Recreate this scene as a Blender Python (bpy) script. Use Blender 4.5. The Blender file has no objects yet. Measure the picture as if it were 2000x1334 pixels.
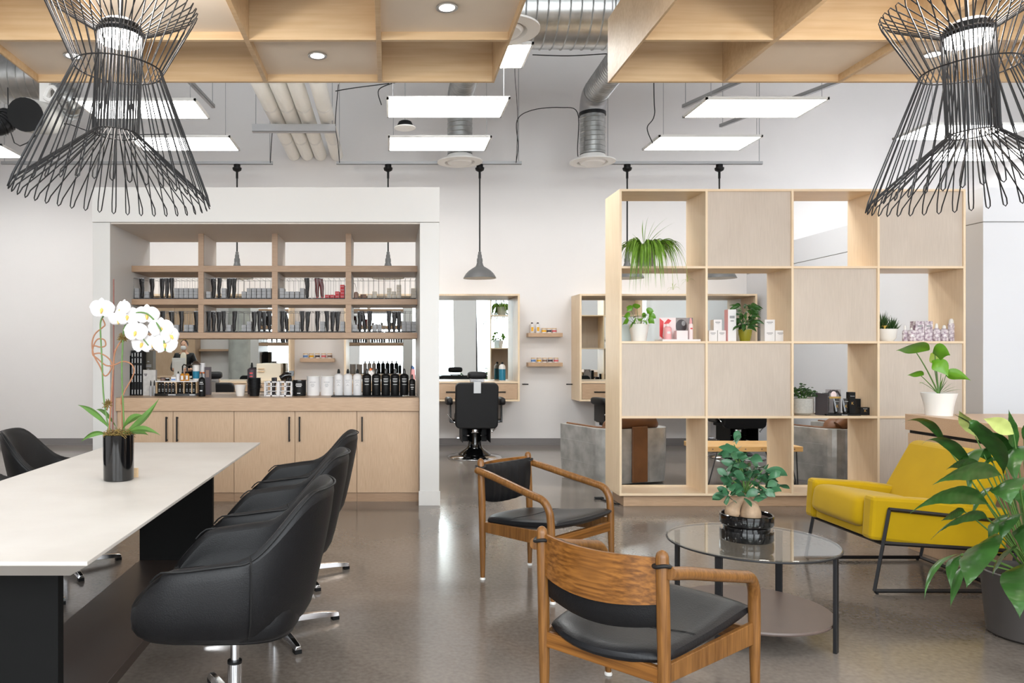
import bpy, bmesh, math, random
from math import sin, cos, pi, radians, sqrt
from mathutils import Vector, Matrix

# ---------------------------------------------------------------- camera, world, light, exposure
SC = bpy.context.scene
COL = SC.collection
F, CX, CY, H = 1500.0, 760.0, 690.0, 1.35
def P(px, py, Y):                      # surveyed point of the room at depth Y
    return Vector(((px - CX) / F * Y, Y, H - (py - CY) / F * Y))

cam = bpy.data.cameras.new('camera')
cam.sensor_width = 36.0
cam.lens = F / 2000 * 36
cam.shift_x = (1000 - CX) / 2000
cam.shift_y = (CY - 667) / 2000
cam.clip_end = 100
camo = bpy.data.objects.new('camera', cam)
camo.location = (0, 0, H)
camo.rotation_euler = (pi / 2, 0, 0)
COL.objects.link(camo)
SC.camera = camo

SC.view_settings.view_transform = 'Standard'
SC.view_settings.look = 'None'
SC.view_settings.gamma = 1
SC.view_settings.use_curve_mapping = False
SC.view_settings.exposure = 0.7

world = bpy.data.worlds.new('world')
world.use_nodes = True
world.node_tree.nodes['Background'].inputs[0].default_value = (0.85, 0.92, 1.0, 1)
world.node_tree.nodes['Background'].inputs[1].default_value = 1.0
SC.world = world
SC.cycles.max_bounces = 7
SC.cycles.diffuse_bounces = 4
SC.cycles.glossy_bounces = 4
SC.cycles.transmission_bounces = 6
SC.cycles.transparent_max_bounces = 6
SC.cycles.caustics_reflective = False
SC.cycles.caustics_refractive = False
SC.cycles.sample_clamp_indirect = 6

def area(name, loc, rot, sx, sy, power, col=(1, 1, 1)):
    l = bpy.data.lights.new(name, 'AREA')
    l.shape = 'RECTANGLE'; l.size = sx; l.size_y = sy; l.energy = power; l.color = col
    o = bpy.data.objects.new(name, l)
    o.location = loc; o.rotation_euler = rot
    COL.objects.link(o)
    return o
# area lights added behind the camera to fill the room (they face +Y)
for wi, wx in enumerate((-3.4, 0.6, 4.6)):
    area('front_fill_%d' % (wi + 1), (wx, -3.9, 3.1), (radians(100), 0, 0), 3.2, 5.0, 225, (0.93, 0.97, 1.0))
PANEL_STRENGTH = 11.0

# ---------------------------------------------------------------- materials
def lin(h):
    if isinstance(h, (tuple, list)):
        c = [x / 255 for x in h]
    else:
        c = [int(h[i:i + 2], 16) / 255 for i in (0, 2, 4)]
    return tuple((x / 12.92 if x <= 0.04045 else ((x + 0.055) / 1.055) ** 2.4) for x in c) + (1,)

def setp(b, **k):
    for n, v in k.items():
        n = n.replace('_', ' ')
        if n in b.inputs:
            b.inputs[n].default_value = v

def mat(name, col, rough=0.5, metal=0.0, spec=0.5, coat=0.0, emit=0.0, noise=0.0, nscale=20.0, bump=0.0, bscale=60.0,
        stretch=(1, 1, 1), sheen=0.0, trans=0.0, ior=1.45, col2=None, alpha=1.0):
    m = bpy.data.materials.new(name)
    m.use_nodes = True
    nt = m.node_tree
    b = nt.nodes['Principled BSDF']
    c = lin(col)
    setp(b, Base_Color=c, Roughness=rough, Metallic=metal, Specular_IOR_Level=spec, Coat_Weight=coat, Coat_Roughness=0.08,
         Sheen_Weight=sheen, Transmission_Weight=trans, IOR=ior, Alpha=alpha)
    if emit:
        setp(b, Emission_Color=c, Emission_Strength=emit)
    if noise or col2 or bump:
        tc = nt.nodes.new('ShaderNodeTexCoord')
        mp = nt.nodes.new('ShaderNodeMapping')
        mp.inputs['Scale'].default_value = stretch
        nt.links.new(tc.outputs['Object'], mp.inputs[0])
    if noise or col2:
        n = nt.nodes.new('ShaderNodeTexNoise')
        n.inputs['Scale'].default_value = nscale
        n.inputs['Detail'].default_value = 6
        nt.links.new(mp.outputs[0], n.inputs['Vector'])
        r = nt.nodes.new('ShaderNodeValToRGB')
        r.color_ramp.elements[0].position = 0.32
        r.color_ramp.elements[1].position = 0.68
        c2 = lin(col2) if col2 else tuple(x * (1 - noise) for x in c[:3]) + (1,)
        r.color_ramp.elements[0].color = c2
        r.color_ramp.elements[1].color = c
        nt.links.new(n.outputs['Fac'], r.inputs[0])
        nt.links.new(r.outputs[0], b.inputs['Base Color'])
    if bump:
        n2 = nt.nodes.new('ShaderNodeTexNoise')
        n2.inputs['Scale'].default_value = bscale
        n2.inputs['Detail'].default_value = 4
        nt.links.new(mp.outputs[0], n2.inputs['Vector'])
        bp = nt.nodes.new('ShaderNodeBump')
        bp.inputs['Strength'].default_value = bump
        bp.inputs['Distance'].default_value = 0.01
        nt.links.new(n2.outputs['Fac'], bp.inputs['Height'])
        nt.links.new(bp.outputs[0], b.inputs['Normal'])
    return m

def wood(name, c1, c2, grain='z', fine=1.0, rough=0.45, knots=False, wave=0.0, mixw=0.5):
    """plain sawn or rotary-cut veneer: stretched noise plus slow figure, along one axis"""
    m = bpy.data.materials.new(name)
    m.use_nodes = True
    nt = m.node_tree
    b = nt.nodes['Principled BSDF']
    setp(b, Roughness=rough, Specular_IOR_Level=0.4)
    tc = nt.nodes.new('ShaderNodeTexCoord')
    s = {'x': (0.6, 12, 12), 'y': (17, 0.4, 17), 'z': (12, 12, 0.6)}[grain]
    def noise_at(scale, st, det, dist=0.0):
        mp = nt.nodes.new('ShaderNodeMapping')
        mp.inputs['Scale'].default_value = st
        nt.links.new(tc.outputs['Object'], mp.inputs[0])
        n = nt.nodes.new('ShaderNodeTexNoise')
        n.inputs['Scale'].default_value = scale
        n.inputs['Detail'].default_value = det
        n.inputs['Distortion'].default_value = dist
        nt.links.new(mp.outputs[0], n.inputs['Vector'])
        return n
    n1 = noise_at(6.0 * fine, s, 5, 0.3)
    n2 = noise_at(1.6, tuple(0.3 * x + 0.4 for x in (1 if q < 1 else 3 for q in s)), 3, 1.5)
    mx = nt.nodes.new('ShaderNodeMix')
    mx.data_type = 'FLOAT'
    mx.inputs[0].default_value = mixw
    nt.links.new(n1.outputs['Fac'], mx.inputs[2])
    nt.links.new(n2.outputs['Fac'], mx.inputs[3])
    r = nt.nodes.new('ShaderNodeValToRGB')
    r.color_ramp.elements[0].position = 0.36
    r.color_ramp.elements[1].position = 0.64
    r.color_ramp.elements[0].color = lin(c2)
    r.color_ramp.elements[1].color = lin(c1)
    nt.links.new(mx.outputs[0], r.inputs[0])
    out = r.outputs[0]
    if knots:
        v = nt.nodes.new('ShaderNodeTexVoronoi')
        v.inputs['Scale'].default_value = 1.9
        nt.links.new(tc.outputs['Object'], v.inputs['Vector'])
        kr = nt.nodes.new('ShaderNodeValToRGB')
        kr.color_ramp.elements[0].position = 0.012
        kr.color_ramp.elements[1].position = 0.035
        kr.color_ramp.elements[0].color = lin((120, 75, 40))
        kr.color_ramp.elements[1].color = (1, 1, 1, 1)
        nt.links.new(v.outputs['Distance'], kr.inputs[0])
        mm = nt.nodes.new('ShaderNodeMix')
        mm.data_type = 'RGBA'; mm.blend_type = 'MULTIPLY'
        mm.inputs[0].default_value = 1.0
        nt.links.new(out, mm.inputs[6]); nt.links.new(kr.outputs[0], mm.inputs[7])
        out = mm.outputs[2]
    nt.links.new(out, b.inputs['Base Color'])
    return m

M = {}
M['wall'] = mat('wall_paint', (230, 227, 226), 0.7, noise=0.02, nscale=1.5, bump=0.03, bscale=90)
M['wallup'] = M['wall']
M['ceil'] = mat('ceiling_deck', (214, 215, 218), 0.8, noise=0.15, nscale=3)
M['white'] = mat('white_lacquer', (218, 216, 213), 0.45)
M['partition'] = mat('white_partition', (218, 219, 223), 0.5)
M['groove'] = mat('joint_line', (150, 148, 148), 0.8)
M['baseb'] = mat('grey_vinyl_base', (128, 124, 124), 0.5)
M['birch'] = wood('birch_ply', (234, 212, 182), (222, 198, 165), 'z', 1.0, 0.42, knots=False)
M['birchx'] = wood('birch_ply_level', (232, 210, 180), (220, 194, 162), 'x', 1.0, 0.35)
M['birchedge'] = wood('birch_edge', (226, 196, 158), (208, 176, 136), 'x', 2.0, 0.5)
M['birchceil'] = wood('birch_coffer', (210, 182, 144), (192, 160, 120), 'x', 0.5, 0.45, knots=True)
M['ceilpanel_lit'] = mat('birch_coffer_lit', (240, 226, 208), 0.5, noise=0.05, nscale=3)  # same plywood as the lattice, painted paler to look lit
M['greypanel'] = wood('whitewashed_birch', (200, 187, 174), (189, 176, 163), 'z', 2.0, 0.5)
M['oak'] = wood('oak_veneer', (204, 175, 146), (190, 160, 131), 'z', 2.6, 0.42, mixw=0.25)
M['oakx'] = wood('oak_veneer_level', (196, 165, 136), (180, 150, 121), 'x', 2.6, 0.35, mixw=0.25)
M['oakdark'] = wood('oak_edge', (176, 146, 119), (161, 131, 105), 'x', 2.6, 0.45, mixw=0.25)
M['teak'] = wood('teak', (138, 94, 48), (100, 64, 28), 'z', 1.6, 0.32, mixw=0.3)
M['teakx'] = wood('teak_plywood', (146, 96, 44), (98, 60, 24), 'y', 1.0, 0.3, mixw=0.1)
M['butcher'] = wood('bench_pine', (230, 190, 130), (208, 160, 96), 'x', 1.5, 0.4)
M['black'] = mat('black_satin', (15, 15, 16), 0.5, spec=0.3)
M['blackmetal'] = mat('black_steel', (34, 34, 36), 0.42, metal=0.3)
M['gloss'] = mat('black_ceramic', (8, 8, 9), 0.08, coat=0.6)
M['basep'] = mat('black_laminate', (15, 15, 15), 0.7, spec=0.2)
M['plank'] = mat('dark_bronze_board', (70, 60, 55), 0.35)
M['leather'] = mat('black_leather', (19, 19, 21), 0.45, spec=0.35, bump=0.12, bscale=220)
M['leather2'] = mat('black_leather_smooth', (22, 23, 26), 0.38, spec=0.4, bump=0.1, bscale=160)
M['seam'] = mat('black_thread', (14, 14, 15), 0.6)
M['chrome'] = mat('chrome', (225, 226, 230), 0.12, metal=1.0)
M['steel'] = mat('brushed_steel', (190, 190, 190), 0.32, metal=1.0)
M['galv'] = mat('galvanised_duct', (196, 197, 196), 0.3, metal=0.95, noise=0.25, nscale=9)
M['strut'] = mat('galvanised_channel', (176, 176, 178), 0.5, metal=0.5)
M['flexdark'] = mat('dark_flex_duct', (36, 36, 38), 0.35, metal=0.4)
M['flexlight'] = mat('grey_flex_duct', (190, 188, 184), 0.55)
M['wire'] = mat('black_cable', (40, 40, 42), 0.6)
M['wiregrey'] = mat('steel_cable', (150, 150, 152), 0.5, metal=0.4)
M['pipe'] = mat('white_pipe_wrap', (250, 248, 243), 0.55)
M['diffuser'] = mat('white_enamel', (238, 236, 233), 0.4)
M['shade_out'] = mat('grey_shade', (92, 92, 92), 0.45)
M['shade_in'] = mat('white_shade_inside', (240, 240, 238), 0.5)
M['cement'] = mat('table_cement', (207, 202, 196), 0.4, noise=0.07, nscale=2.4, bump=0.05, bscale=30, col2=(194, 188, 181))
M['yellow'] = mat('mustard_velvet', (182, 148, 4), 0.75, sheen=0.12, spec=0.2, noise=0.08, nscale=5)
M['warmwhite'] = mat('warm_white_laminate', (222, 212, 202), 0.5)
M['mirror'] = mat('mirror_glass', (232, 238, 238), 0.0, metal=1.0)
M['pot_white'] = mat('white_pot', (226, 224, 220), 0.35)
M['pot_cement'] = mat('cement_pot', (182, 180, 174), 0.75, noise=0.15, nscale=60)
M['pot_grey'] = mat('dark_grey_pot', (68, 64, 62), 0.5)
M['pot_glass'] = mat('ribbed_grey_pot', (188, 192, 184), 0.3)
M['pot_olive'] = mat('olive_pot', (128, 124, 30), 0.25)
M['soil'] = mat('soil', (70, 46, 30), 0.9, noise=0.6, nscale=90, bump=0.8, bscale=90)
M['moss'] = mat('dry_moss', (140, 116, 62), 0.9, noise=0.5, nscale=60)
M['leafA'] = mat('leaf_deep_green', (56, 98, 42), 0.3, noise=0.45, nscale=11)
M['leafB'] = mat('leaf_fresh_green', (98, 152, 36), 0.35, noise=0.25, nscale=12)
M['leafC'] = mat('leaf_ficus', (62, 108, 74), 0.28, noise=0.3, nscale=25)
M['leafD'] = mat('leaf_dark_succulent', (52, 84, 42), 0.35, noise=0.4, nscale=30)
M['leafE'] = mat('leaf_spider', (122, 164, 56), 0.4, noise=0.35, nscale=25)
M['leafO'] = mat('leaf_orchid', (92, 132, 60), 0.35, noise=0.2, nscale=14)
M['leafP'] = mat('leaf_pale_spathe', (206, 218, 130), 0.45, noise=0.1, nscale=10)
M['stemg'] = mat('green_stem', (84, 118, 56), 0.45)
M['stemy'] = mat('light_stem', (150, 170, 70), 0.45)
M['twig'] = mat('brown_twig', (150, 104, 76), 0.7)
M['stake'] = mat('reddish_stake', (112, 70, 62), 0.6)
M['root'] = mat('ficus_root', (176, 148, 120), 0.65, noise=0.3, nscale=30, bump=0.3, bscale=40)
M['petal'] = mat('white_petal', (228, 226, 227), 0.45)
M['lip'] = mat('yellow_lip', (226, 190, 96), 0.5)
M['paperw'] = mat('white_card', (222, 220, 220), 0.5)
M['mark'] = mat('grey_print', (150, 150, 152), 0.6)
M['markw'] = mat('white_print', (222, 222, 222), 0.6)
M['gold'] = mat('gold_print', (206, 168, 100), 0.35, metal=0.6)
M['greybox'] = mat('grey_carton', (160, 160, 162), 0.55)
M['redbox'] = mat('red_carton', (186, 42, 50), 0.5)
M['beigebox'] = mat('beige_carton', (196, 186, 172), 0.55)
M['tube'] = mat('black_foil_tube', (12, 11, 12), 0.4, spec=0.3, noise=0.5, nscale=55, col2=(44, 40, 40))
M['redtube'] = mat('dark_red_tube', (84, 26, 28), 0.25)
M['brownleather'] = mat('brown_leather', (122, 80, 48), 0.42, noise=0.3, nscale=5, bump=0.1, bscale=100)
M['panelglow'] = mat('luminaire_diffuser', (255, 255, 252), 0.5, emit=PANEL_STRENGTH)
M['glow'] = mat('lamp_glow', (255, 246, 238), 0.5, emit=45)
M['spot'] = mat('spot_glow', (255, 250, 244), 0.5, emit=10)
M['bulb'] = mat('bulb_glow', (255, 246, 232), 0.5, emit=45)
M['concrete'] = mat('concrete_column', (186, 188, 182), 0.7, noise=0.25, nscale=4)
M['pink'] = mat('pink_pack', (232, 168, 170), 0.4)
M['palepink'] = mat('pale_pink_pack', (238, 218, 218), 0.45)
M['paleblue'] = mat('pale_blue_pack', (206, 222, 226), 0.4)
M['photo'] = mat('grey_photo', (150, 144, 144), 0.4, noise=0.2, nscale=30)
M['dkphoto'] = mat('dark_photo', (64, 58, 60), 0.4)
M['redprint'] = mat('red_print', (214, 66, 70), 0.45)
M['skin'] = mat('skin', (206, 160, 134), 0.5)
M['hair'] = mat('dark_hair', (56, 38, 30), 0.6)
M['cream'] = mat('cream_plastic', (226, 216, 196), 0.45)
M['amber'] = mat('amber_plastic', (196, 128, 30), 0.2)
M['bluejar'] = mat('blue_liquid', (40, 120, 150), 0.12)
M['orange'] = mat('orange_band', (226, 120, 60), 0.5)
M['bowlw'] = mat('clear_white_bowl', (226, 222, 218), 0.3)
M['cluster'] = mat('purple_marble_print', (238, 234, 236), 0.4, noise=0.5, nscale=38, col2=(120, 84, 112))
M['concbook'] = mat('grey_textured_pack', (196, 192, 188), 0.5, noise=0.2, nscale=25)
M['olivebox'] = mat('olive_dark_carton', (76, 68, 54), 0.4)
M['yellowlab'] = mat('yellow_label', (236, 176, 40), 0.5)
M['bluelab'] = mat('blue_label', (96, 134, 190), 0.5)
M['redlab'] = mat('red_label', (206, 100, 104), 0.5)
M['darklab'] = mat('dark_label', (70, 60, 66), 0.5)
M['navylab'] = mat('navy_print', (44, 64, 104), 0.35)
M['brownlab'] = mat('brown_label', (130, 104, 92), 0.5)

# clear table glass
g = bpy.data.materials.new('clear_glass'); g.use_nodes = True
nt = g.node_tree; nt.nodes.clear()
out = nt.nodes.new('ShaderNodeOutputMaterial'); mixs = nt.nodes.new('ShaderNodeMixShader')
tr = nt.nodes.new('ShaderNodeBsdfTransparent'); gl = nt.nodes.new('ShaderNodeBsdfGlossy'); fr = nt.nodes.new('ShaderNodeFresnel')
lw = nt.nodes.new('ShaderNodeLayerWeight'); lw.inputs[0].default_value = 0.5
pw = nt.nodes.new('ShaderNodeMath'); pw.operation = 'POWER'; pw.inputs[1].default_value = 3.0
mr = nt.nodes.new('ShaderNodeMapRange'); mr.inputs[3].default_value = 0.05; mr.inputs[4].default_value = 0.75
nt.links.new(lw.outputs['Facing'], pw.inputs[0]); nt.links.new(pw.outputs[0], mr.inputs[0])
tr.inputs[0].default_value = (0.96, 0.98, 0.97, 1); gl.inputs['Roughness'].default_value = 0.02; fr.inputs[0].default_value = 1.5
nt.links.new(mr.outputs[0], mixs.inputs[0]); nt.links.new(tr.outputs[0], mixs.inputs[1]); nt.links.new(gl.outputs[0], mixs.inputs[2])
nt.links.new(mixs.outputs[0], out.inputs[0])
M['glass'] = g

# polished concrete floor
fm = bpy.data.materials.new('polished_concrete'); fm.use_nodes = True
nt = fm.node_tree; b = nt.nodes['Principled BSDF']
tc = nt.nodes.new('ShaderNodeTexCoord')
n1 = nt.nodes.new('ShaderNodeTexNoise'); n1.inputs['Scale'].default_value = 0.9; n1.inputs['Detail'].default_value = 8; n1.inputs['Distortion'].default_value = 0.8
n2 = nt.nodes.new('ShaderNodeTexNoise'); n2.inputs['Scale'].default_value = 45; n2.inputs['Detail'].default_value = 6
nt.links.new(tc.outputs['Object'], n1.inputs[0]); nt.links.new(tc.outputs['Object'], n2.inputs[0])
mx = nt.nodes.new('ShaderNodeMix'); mx.data_type = 'FLOAT'; mx.inputs[0].default_value = 0.3
nt.links.new(n1.outputs[0], mx.inputs[2]); nt.links.new(n2.outputs[0], mx.inputs[3])
r = nt.nodes.new('ShaderNodeValToRGB')
r.color_ramp.elements[0].position = 0.34; r.color_ramp.elements[0].color = lin((92, 85, 79))
r.color_ramp.elements[1].position = 0.66; r.color_ramp.elements[1].color = lin((136, 127, 119))
nt.links.new(mx.outputs[0], r.inputs[0]); nt.links.new(r.outputs[0], b.inputs['Base Color'])
rr = nt.nodes.new('ShaderNodeMapRange'); rr.inputs[3].default_value = 0.09; rr.inputs[4].default_value = 0.22
nt.links.new(n1.outputs[0], rr.inputs[0]); nt.links.new(rr.outputs[0], b.inputs['Roughness'])
setp(b, Specular_IOR_Level=0.55)
M['floor'] = fm

# riveted aluminium
am = mat('riveted_aluminium', (196, 196, 193), 0.38, metal=0.6, noise=0.4, nscale=7)
M['alu'] = am

# ---------------------------------------------------------------- mesh builder
class MB:
    def __init__(s):
        s.v = []; s.f = []; s.m = []; s.s = []
    def add(s, vs, fs, mi=0, smooth=False, T=None):
        o = len(s.v)
        for v in vs:
            v = Vector(v)
            s.v.append(T @ v if T else v)
        for f in fs:
            s.f.append([o + i for i in f]); s.m.append(mi); s.s.append(smooth)
        return s
    def box(s, x0, x1, y0, y1, z0, z1, mi=0, T=None):
        vs = [(x, y, z) for z in (z0, z1) for y in (y0, y1) for x in (x0, x1)]
        return s.add(vs, [(0, 2, 3, 1), (4, 5, 7, 6), (0, 1, 5, 4), (2, 6, 7, 3), (0, 4, 6, 2), (1, 3, 7, 5)], mi, False, T)
    def hexa(s, c8, mi=0, T=None):     # 4 bottom corners ccw, 4 top corners ccw
        return s.add(c8, [(3, 2, 1, 0), (4, 5, 6, 7), (0, 1, 5, 4), (1, 2, 6, 5), (2, 3, 7, 6), (3, 0, 4, 7)], mi, False, T)
    def prism(s, poly, axis, a, b, mi=0, smooth=False, T=None):
        n = len(poly)
        def mk(p, t):
            return {'x': (t, p[0], p[1]), 'y': (p[0], t, p[1]), 'z': (p[0], p[1], t)}[axis]
        vs = [mk(p, a) for p in poly] + [mk(p, b) for p in poly]
        fs = [tuple(range(n))[::-1], tuple(range(n, 2 * n))]
        fs += [(i, (i + 1) % n, n + (i + 1) % n, n + i) for i in range(n)]
        return s.add(vs, fs, mi, smooth, T)
    def loft(s, rings, mi=0, smooth=True, cap=True, wrap=True, T=None, loop=False):
        n = len(rings[0]); vs = [p for r in rings for p in r]; fs = []
        R = len(rings)
        for j in range(R if loop else R - 1):
            j2 = (j + 1) % R
            for i in range(n if wrap else n - 1):
                i2 = (i + 1) % n
                fs.append((j * n + i, j * n + i2, j2 * n + i2, j2 * n + i))
        if cap and not loop:
            fs.append(tuple(range(n))[::-1]); fs.append(tuple(range((R - 1) * n, R * n)))
        return s.add(vs, fs, mi, smooth, T)
    def tube(s, pts, r, n=8, mi=0, loop=False, T=None, cap=True, flat=1.0):
        pts = [Vector(p) for p in pts]
        R = len(pts)
        rs = list(r) if isinstance(r, (list, tuple)) else [r] * R
        tg = []
        for i in range(R):
            a = pts[(i - 1) % R] if (loop or i > 0) else pts[i]
            b = pts[(i + 1) % R] if (loop or i < R - 1) else pts[i]
            t = b - a
            tg.append(t.normalized() if t.length > 1e-9 else Vector((0, 0, 1)))
        up = Vector((0, 0, 1)) if abs(tg[0].z) < 0.9 else Vector((1, 0, 0))
        u = tg[0].cross(up).normalized(); rings = []
        for i in range(R):
            u = (u - tg[i] * u.dot(tg[i]))
            u = u.normalized() if u.length > 1e-6 else tg[i].orthogonal().normalized()
            w = tg[i].cross(u)
            rings.append([pts[i] + (u * cos(2 * pi * k / n) + w * sin(2 * pi * k / n) * flat) * rs[i] for k in range(n)])
        return s.loft(rings, mi, True, cap, True, T, loop)
    def lathe(s, prof, c=(0, 0, 0), n=24, mi=0, T=None, smooth=True, sx=1.0, sy=1.0):
        c = Vector(c)
        rings = [[c + Vector((max(r, 1e-4) * cos(2 * pi * k / n) * sx, max(r, 1e-4) * sin(2 * pi * k / n) * sy, z)) for k in range(n)] for r, z in prof]
        return s.loft(rings, mi, smooth, True, True, T)
    def cyl(s, a, b, r, n=12, mi=0, T=None):
        return s.tube([a, b], r, n, mi, T=T)
    def sell(s, c, rad, e=0.5, e2=None, nu=20, nv=12, mi=0, T=None):
        e2 = e if e2 is None else e2
        def sp(x, p):
            return math.copysign(abs(x) ** p, x)
        rings = []
        for j in range(nv + 1):
            ph = -pi / 2 + pi * j / nv
            cz = max(sp(cos(ph), e2), 1e-4)
            rings.append([Vector((c[0] + rad[0] * cz * sp(cos(2 * pi * i / nu), e), c[1] + rad[1] * cz * sp(sin(2 * pi * i / nu), e), c[2] + rad[2] * sp(sin(ph), e2))) for i in range(nu)])
        return s.loft(rings, mi, True, True, True, T)
    def leaf(s, p0, p1, w, sag=0.05, side=None, n=8, fold=0.15, pk=0.45, mi=0, thick=0.0, wav=0.0, mid=None, across=3, pw=1.15, rip=0.0):
        p0 = Vector(p0); p1 = Vector(p1)
        c = Vector(mid) if mid is not None else (p0 + p1) / 2 + Vector((0, 0, sag))
        vs = []; fs = []
        for i in range(n + 1):
            t = i / n
            q = p0 * (1 - t) ** 2 + c * 2 * t * (1 - t) + p1 * t * t
            tg = ((c - p0) * (1 - t) + (p1 - c) * t)
            tg = tg.normalized() if tg.length > 1e-9 else Vector((0, 0, 1))
            sd = Vector(side) if side is not None else tg.cross(Vector((0, 0, 1)))
            sd = sd - tg * sd.dot(tg)
            sd = sd.normalized() if sd.length > 1e-5 else tg.orthogonal().normalized()
            nn = sd.cross(tg)
            k = math.log(0.5) / math.log(pk)
            ww = w * max(sin(pi * min(t ** k, 1)) ** pw * (1 - 0.3 * t * t), 0.015 if t > 0.5 else 0.06)
            for a in range(across):
                q2 = -1 + 2 * a / (across - 1)
                vs.append(q + sd * ww * 0.5 * q2 - nn * fold * ww * (1 - abs(q2)) + nn * wav * ww * sin(t * 22 + q2 * 2) * abs(q2) + nn * rip * w * sin(75 * (t - 0.16 * abs(q2))) * min(1, abs(q2) * 3) * (1 - abs(q2) * 0.5))
        for i in range(n):
            for a in range(across - 1):
                k = i * across + a
                fs.append((k, k + 1, k + across + 1, k + across))
        return s.add(vs, fs, mi, True)

def mkmesh(name, mb, mats):
    me = bpy.data.meshes.new(name)
    me.from_pydata([tuple(v) for v in mb.v], [], mb.f)
    mats = mats if isinstance(mats, (list, tuple)) else [mats]
    for x in mats:
        me.materials.append(M[x] if isinstance(x, str) else x)
    me.polygons.foreach_set('material_index', mb.m)
    me.polygons.foreach_set('use_smooth', mb.s)
    bm = bmesh.new(); bm.from_mesh(me)
    bmesh.ops.recalc_face_normals(bm, faces=bm.faces)
    bm.to_mesh(me); bm.free()
    if any(mb.s):
        me.set_sharp_from_angle(angle=radians(42))
    me.update()
    return me

def part(name, mb, mats, parent=None, label=None, bevel=0.0, subd=0, loc=None, rot=None):
    o = bpy.data.objects.new(name, mkmesh(name, mb, mats))
    COL.objects.link(o)
    if parent is not None:
        o.parent = parent
    if loc is not None: o.location = loc
    if rot is not None: o.rotation_euler = rot
    if label: o['label'] = label
    if bevel:
        bv = o.modifiers.new('soft_edge', 'BEVEL'); bv.width = bevel; bv.segments = 2; bv.limit_method = 'ANGLE'; bv.angle_limit = radians(40)
    if subd:
        sb = o.modifiers.new('smooth', 'SUBSURF'); sb.levels = subd; sb.render_levels = subd
    return o
def tag(o, label, cat, group=None, kind=None):
    if label: o['label'] = label
    if cat: o['category'] = cat
    if group: o['group'] = group
    if kind: o['kind'] = kind
    return o
def thing(name, label, cat, loc=(0, 0, 0), rotz=0.0, group=None):
    o = bpy.data.objects.new(name, None)
    o.empty_display_size = 0.1
    COL.objects.link(o)
    o.location = loc; o.rotation_euler = (0, 0, rotz)
    return tag(o, label, cat, group)
def solo(name, mb, mats, label, cat, loc=(0, 0, 0), rotz=0.0, group=None, bevel=0.0, subd=0):
    o = part(name, mb, mats, None, None, bevel, subd, loc)
    o.rotation_euler = (0, 0, rotz)
    return tag(o, label, cat, group)
def struct(name, mb, mats, label=None, bevel=0.0, loc=(0, 0, 0)):
    o = part(name, mb, mats, None, None, bevel, 0, loc)
    o['kind'] = 'structure'
    if label: o['label'] = label
    return o
KIDS = {}
def dup(root, loc, rotz=None, label=None, group=None, name=None):
    def kids(o): return [c for c in bpy.data.objects if c.parent == o]
    r = root.copy(); COL.objects.link(r); r.location = loc
    if rotz is not None: r.rotation_euler = (0, 0, rotz)
    if label: r['label'] = label
    if group: r['group'] = group
    for ch in kids(root):
        c = ch.copy(); COL.objects.link(c); c.parent = r
        for g2 in kids(ch):
            d = g2.copy(); COL.objects.link(d); d.parent = c
    return r
def text(name, body, parent, loc, size, m, rot=(pi / 2, 0, 0), extrude=0.0004, align='CENTER', label=None, scale=(1, 1, 1)):
    cu = bpy.data.curves.new(name, 'FONT')
    cu.body = body; cu.size = size; cu.extrude = extrude; cu.align_x = align
    cu.materials.append(M[m])
    tmp = bpy.data.objects.new(name, cu)
    COL.objects.link(tmp)
    me = bpy.data.meshes.new_from_object(tmp.evaluated_get(bpy.context.evaluated_depsgraph_get()))
    bpy.data.objects.remove(tmp)
    me.name = name
    o = bpy.data.objects.new(name, me)
    COL.objects.link(o); o.parent = parent
    o.location = loc; o.rotation_euler = rot; o.scale = scale
    if label: o['label'] = label
    return o
ORD = ['first', 'second', 'third', 'fourth', 'fifth', 'sixth', 'seventh', 'eighth', 'ninth', 'tenth', 'eleventh', 'twelfth', 'thirteenth', 'fourteenth']
# ================================================================ the room
XL, XR, YB, YF, ZC = -6.6, 8.2, 11.3, -4.0, 6.2
struct('floor', MB().box(XL, XR, YF, YB, -0.1, 0), 'floor', 'polished grey brown concrete floor')
struct('ceiling', MB().box(XL, XR, YF, YB, ZC, ZC + 0.1), 'ceil', 'high exposed roof deck')
struct('wall_back', MB().box(XL, XR, YB, YB + 0.12, 0, ZC), 'wall', 'tall white painted back wall')
struct('wall_left', MB().box(XL - 0.12, XL, YF, YB, 0, ZC), 'wall')
struct('wall_right', MB().box(XR, XR + 0.12, YF, YB, 0, ZC), 'wall')
# unseen front wall; its three windows are made up to carry the fill lights
wm = MB()
edges = [XL, -5.0, -1.8, -1.0, 2.2, 3.0, 6.2, XR]
for i in range(0, 8, 2):
    wm.box(edges[i], edges[i + 1], YF - 0.12, YF, 0, ZC)
for i in range(1, 7, 2):
    wm.box(edges[i], edges[i + 1], YF - 0.12, YF, 0, 0.5)
    wm.box(edges[i], edges[i + 1], YF - 0.12, YF, 5.7, ZC)
struct('wall_front', wm, 'wall')
for wi, wx in enumerate((-3.4, 0.6, 4.6)):
    fr_ = MB()
    a, b_ = wx - 1.6, wx + 1.6
    fr_.box(a, a + 0.06, YF - 0.1, YF - 0.02, 0.5, 5.7).box(b_ - 0.06, b_, YF - 0.1, YF - 0.02, 0.5, 5.7).box(a, b_, YF - 0.1, YF - 0.02, 0.5, 0.56).box(a, b_, YF - 0.1, YF - 0.02, 5.64, 5.7).box(a, b_, YF - 0.1, YF - 0.02, 2.9, 2.96).box(wx - 0.03, wx + 0.03, YF - 0.1, YF - 0.02, 0.5, 5.7)
    w = struct('added_window_%d' % (wi + 1), fr_, 'blackmetal')
    part('pane', MB().box(a + 0.05, b_ - 0.05, YF - 0.065, YF - 0.06, 0.55, 5.65), 'glass', w)
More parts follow.
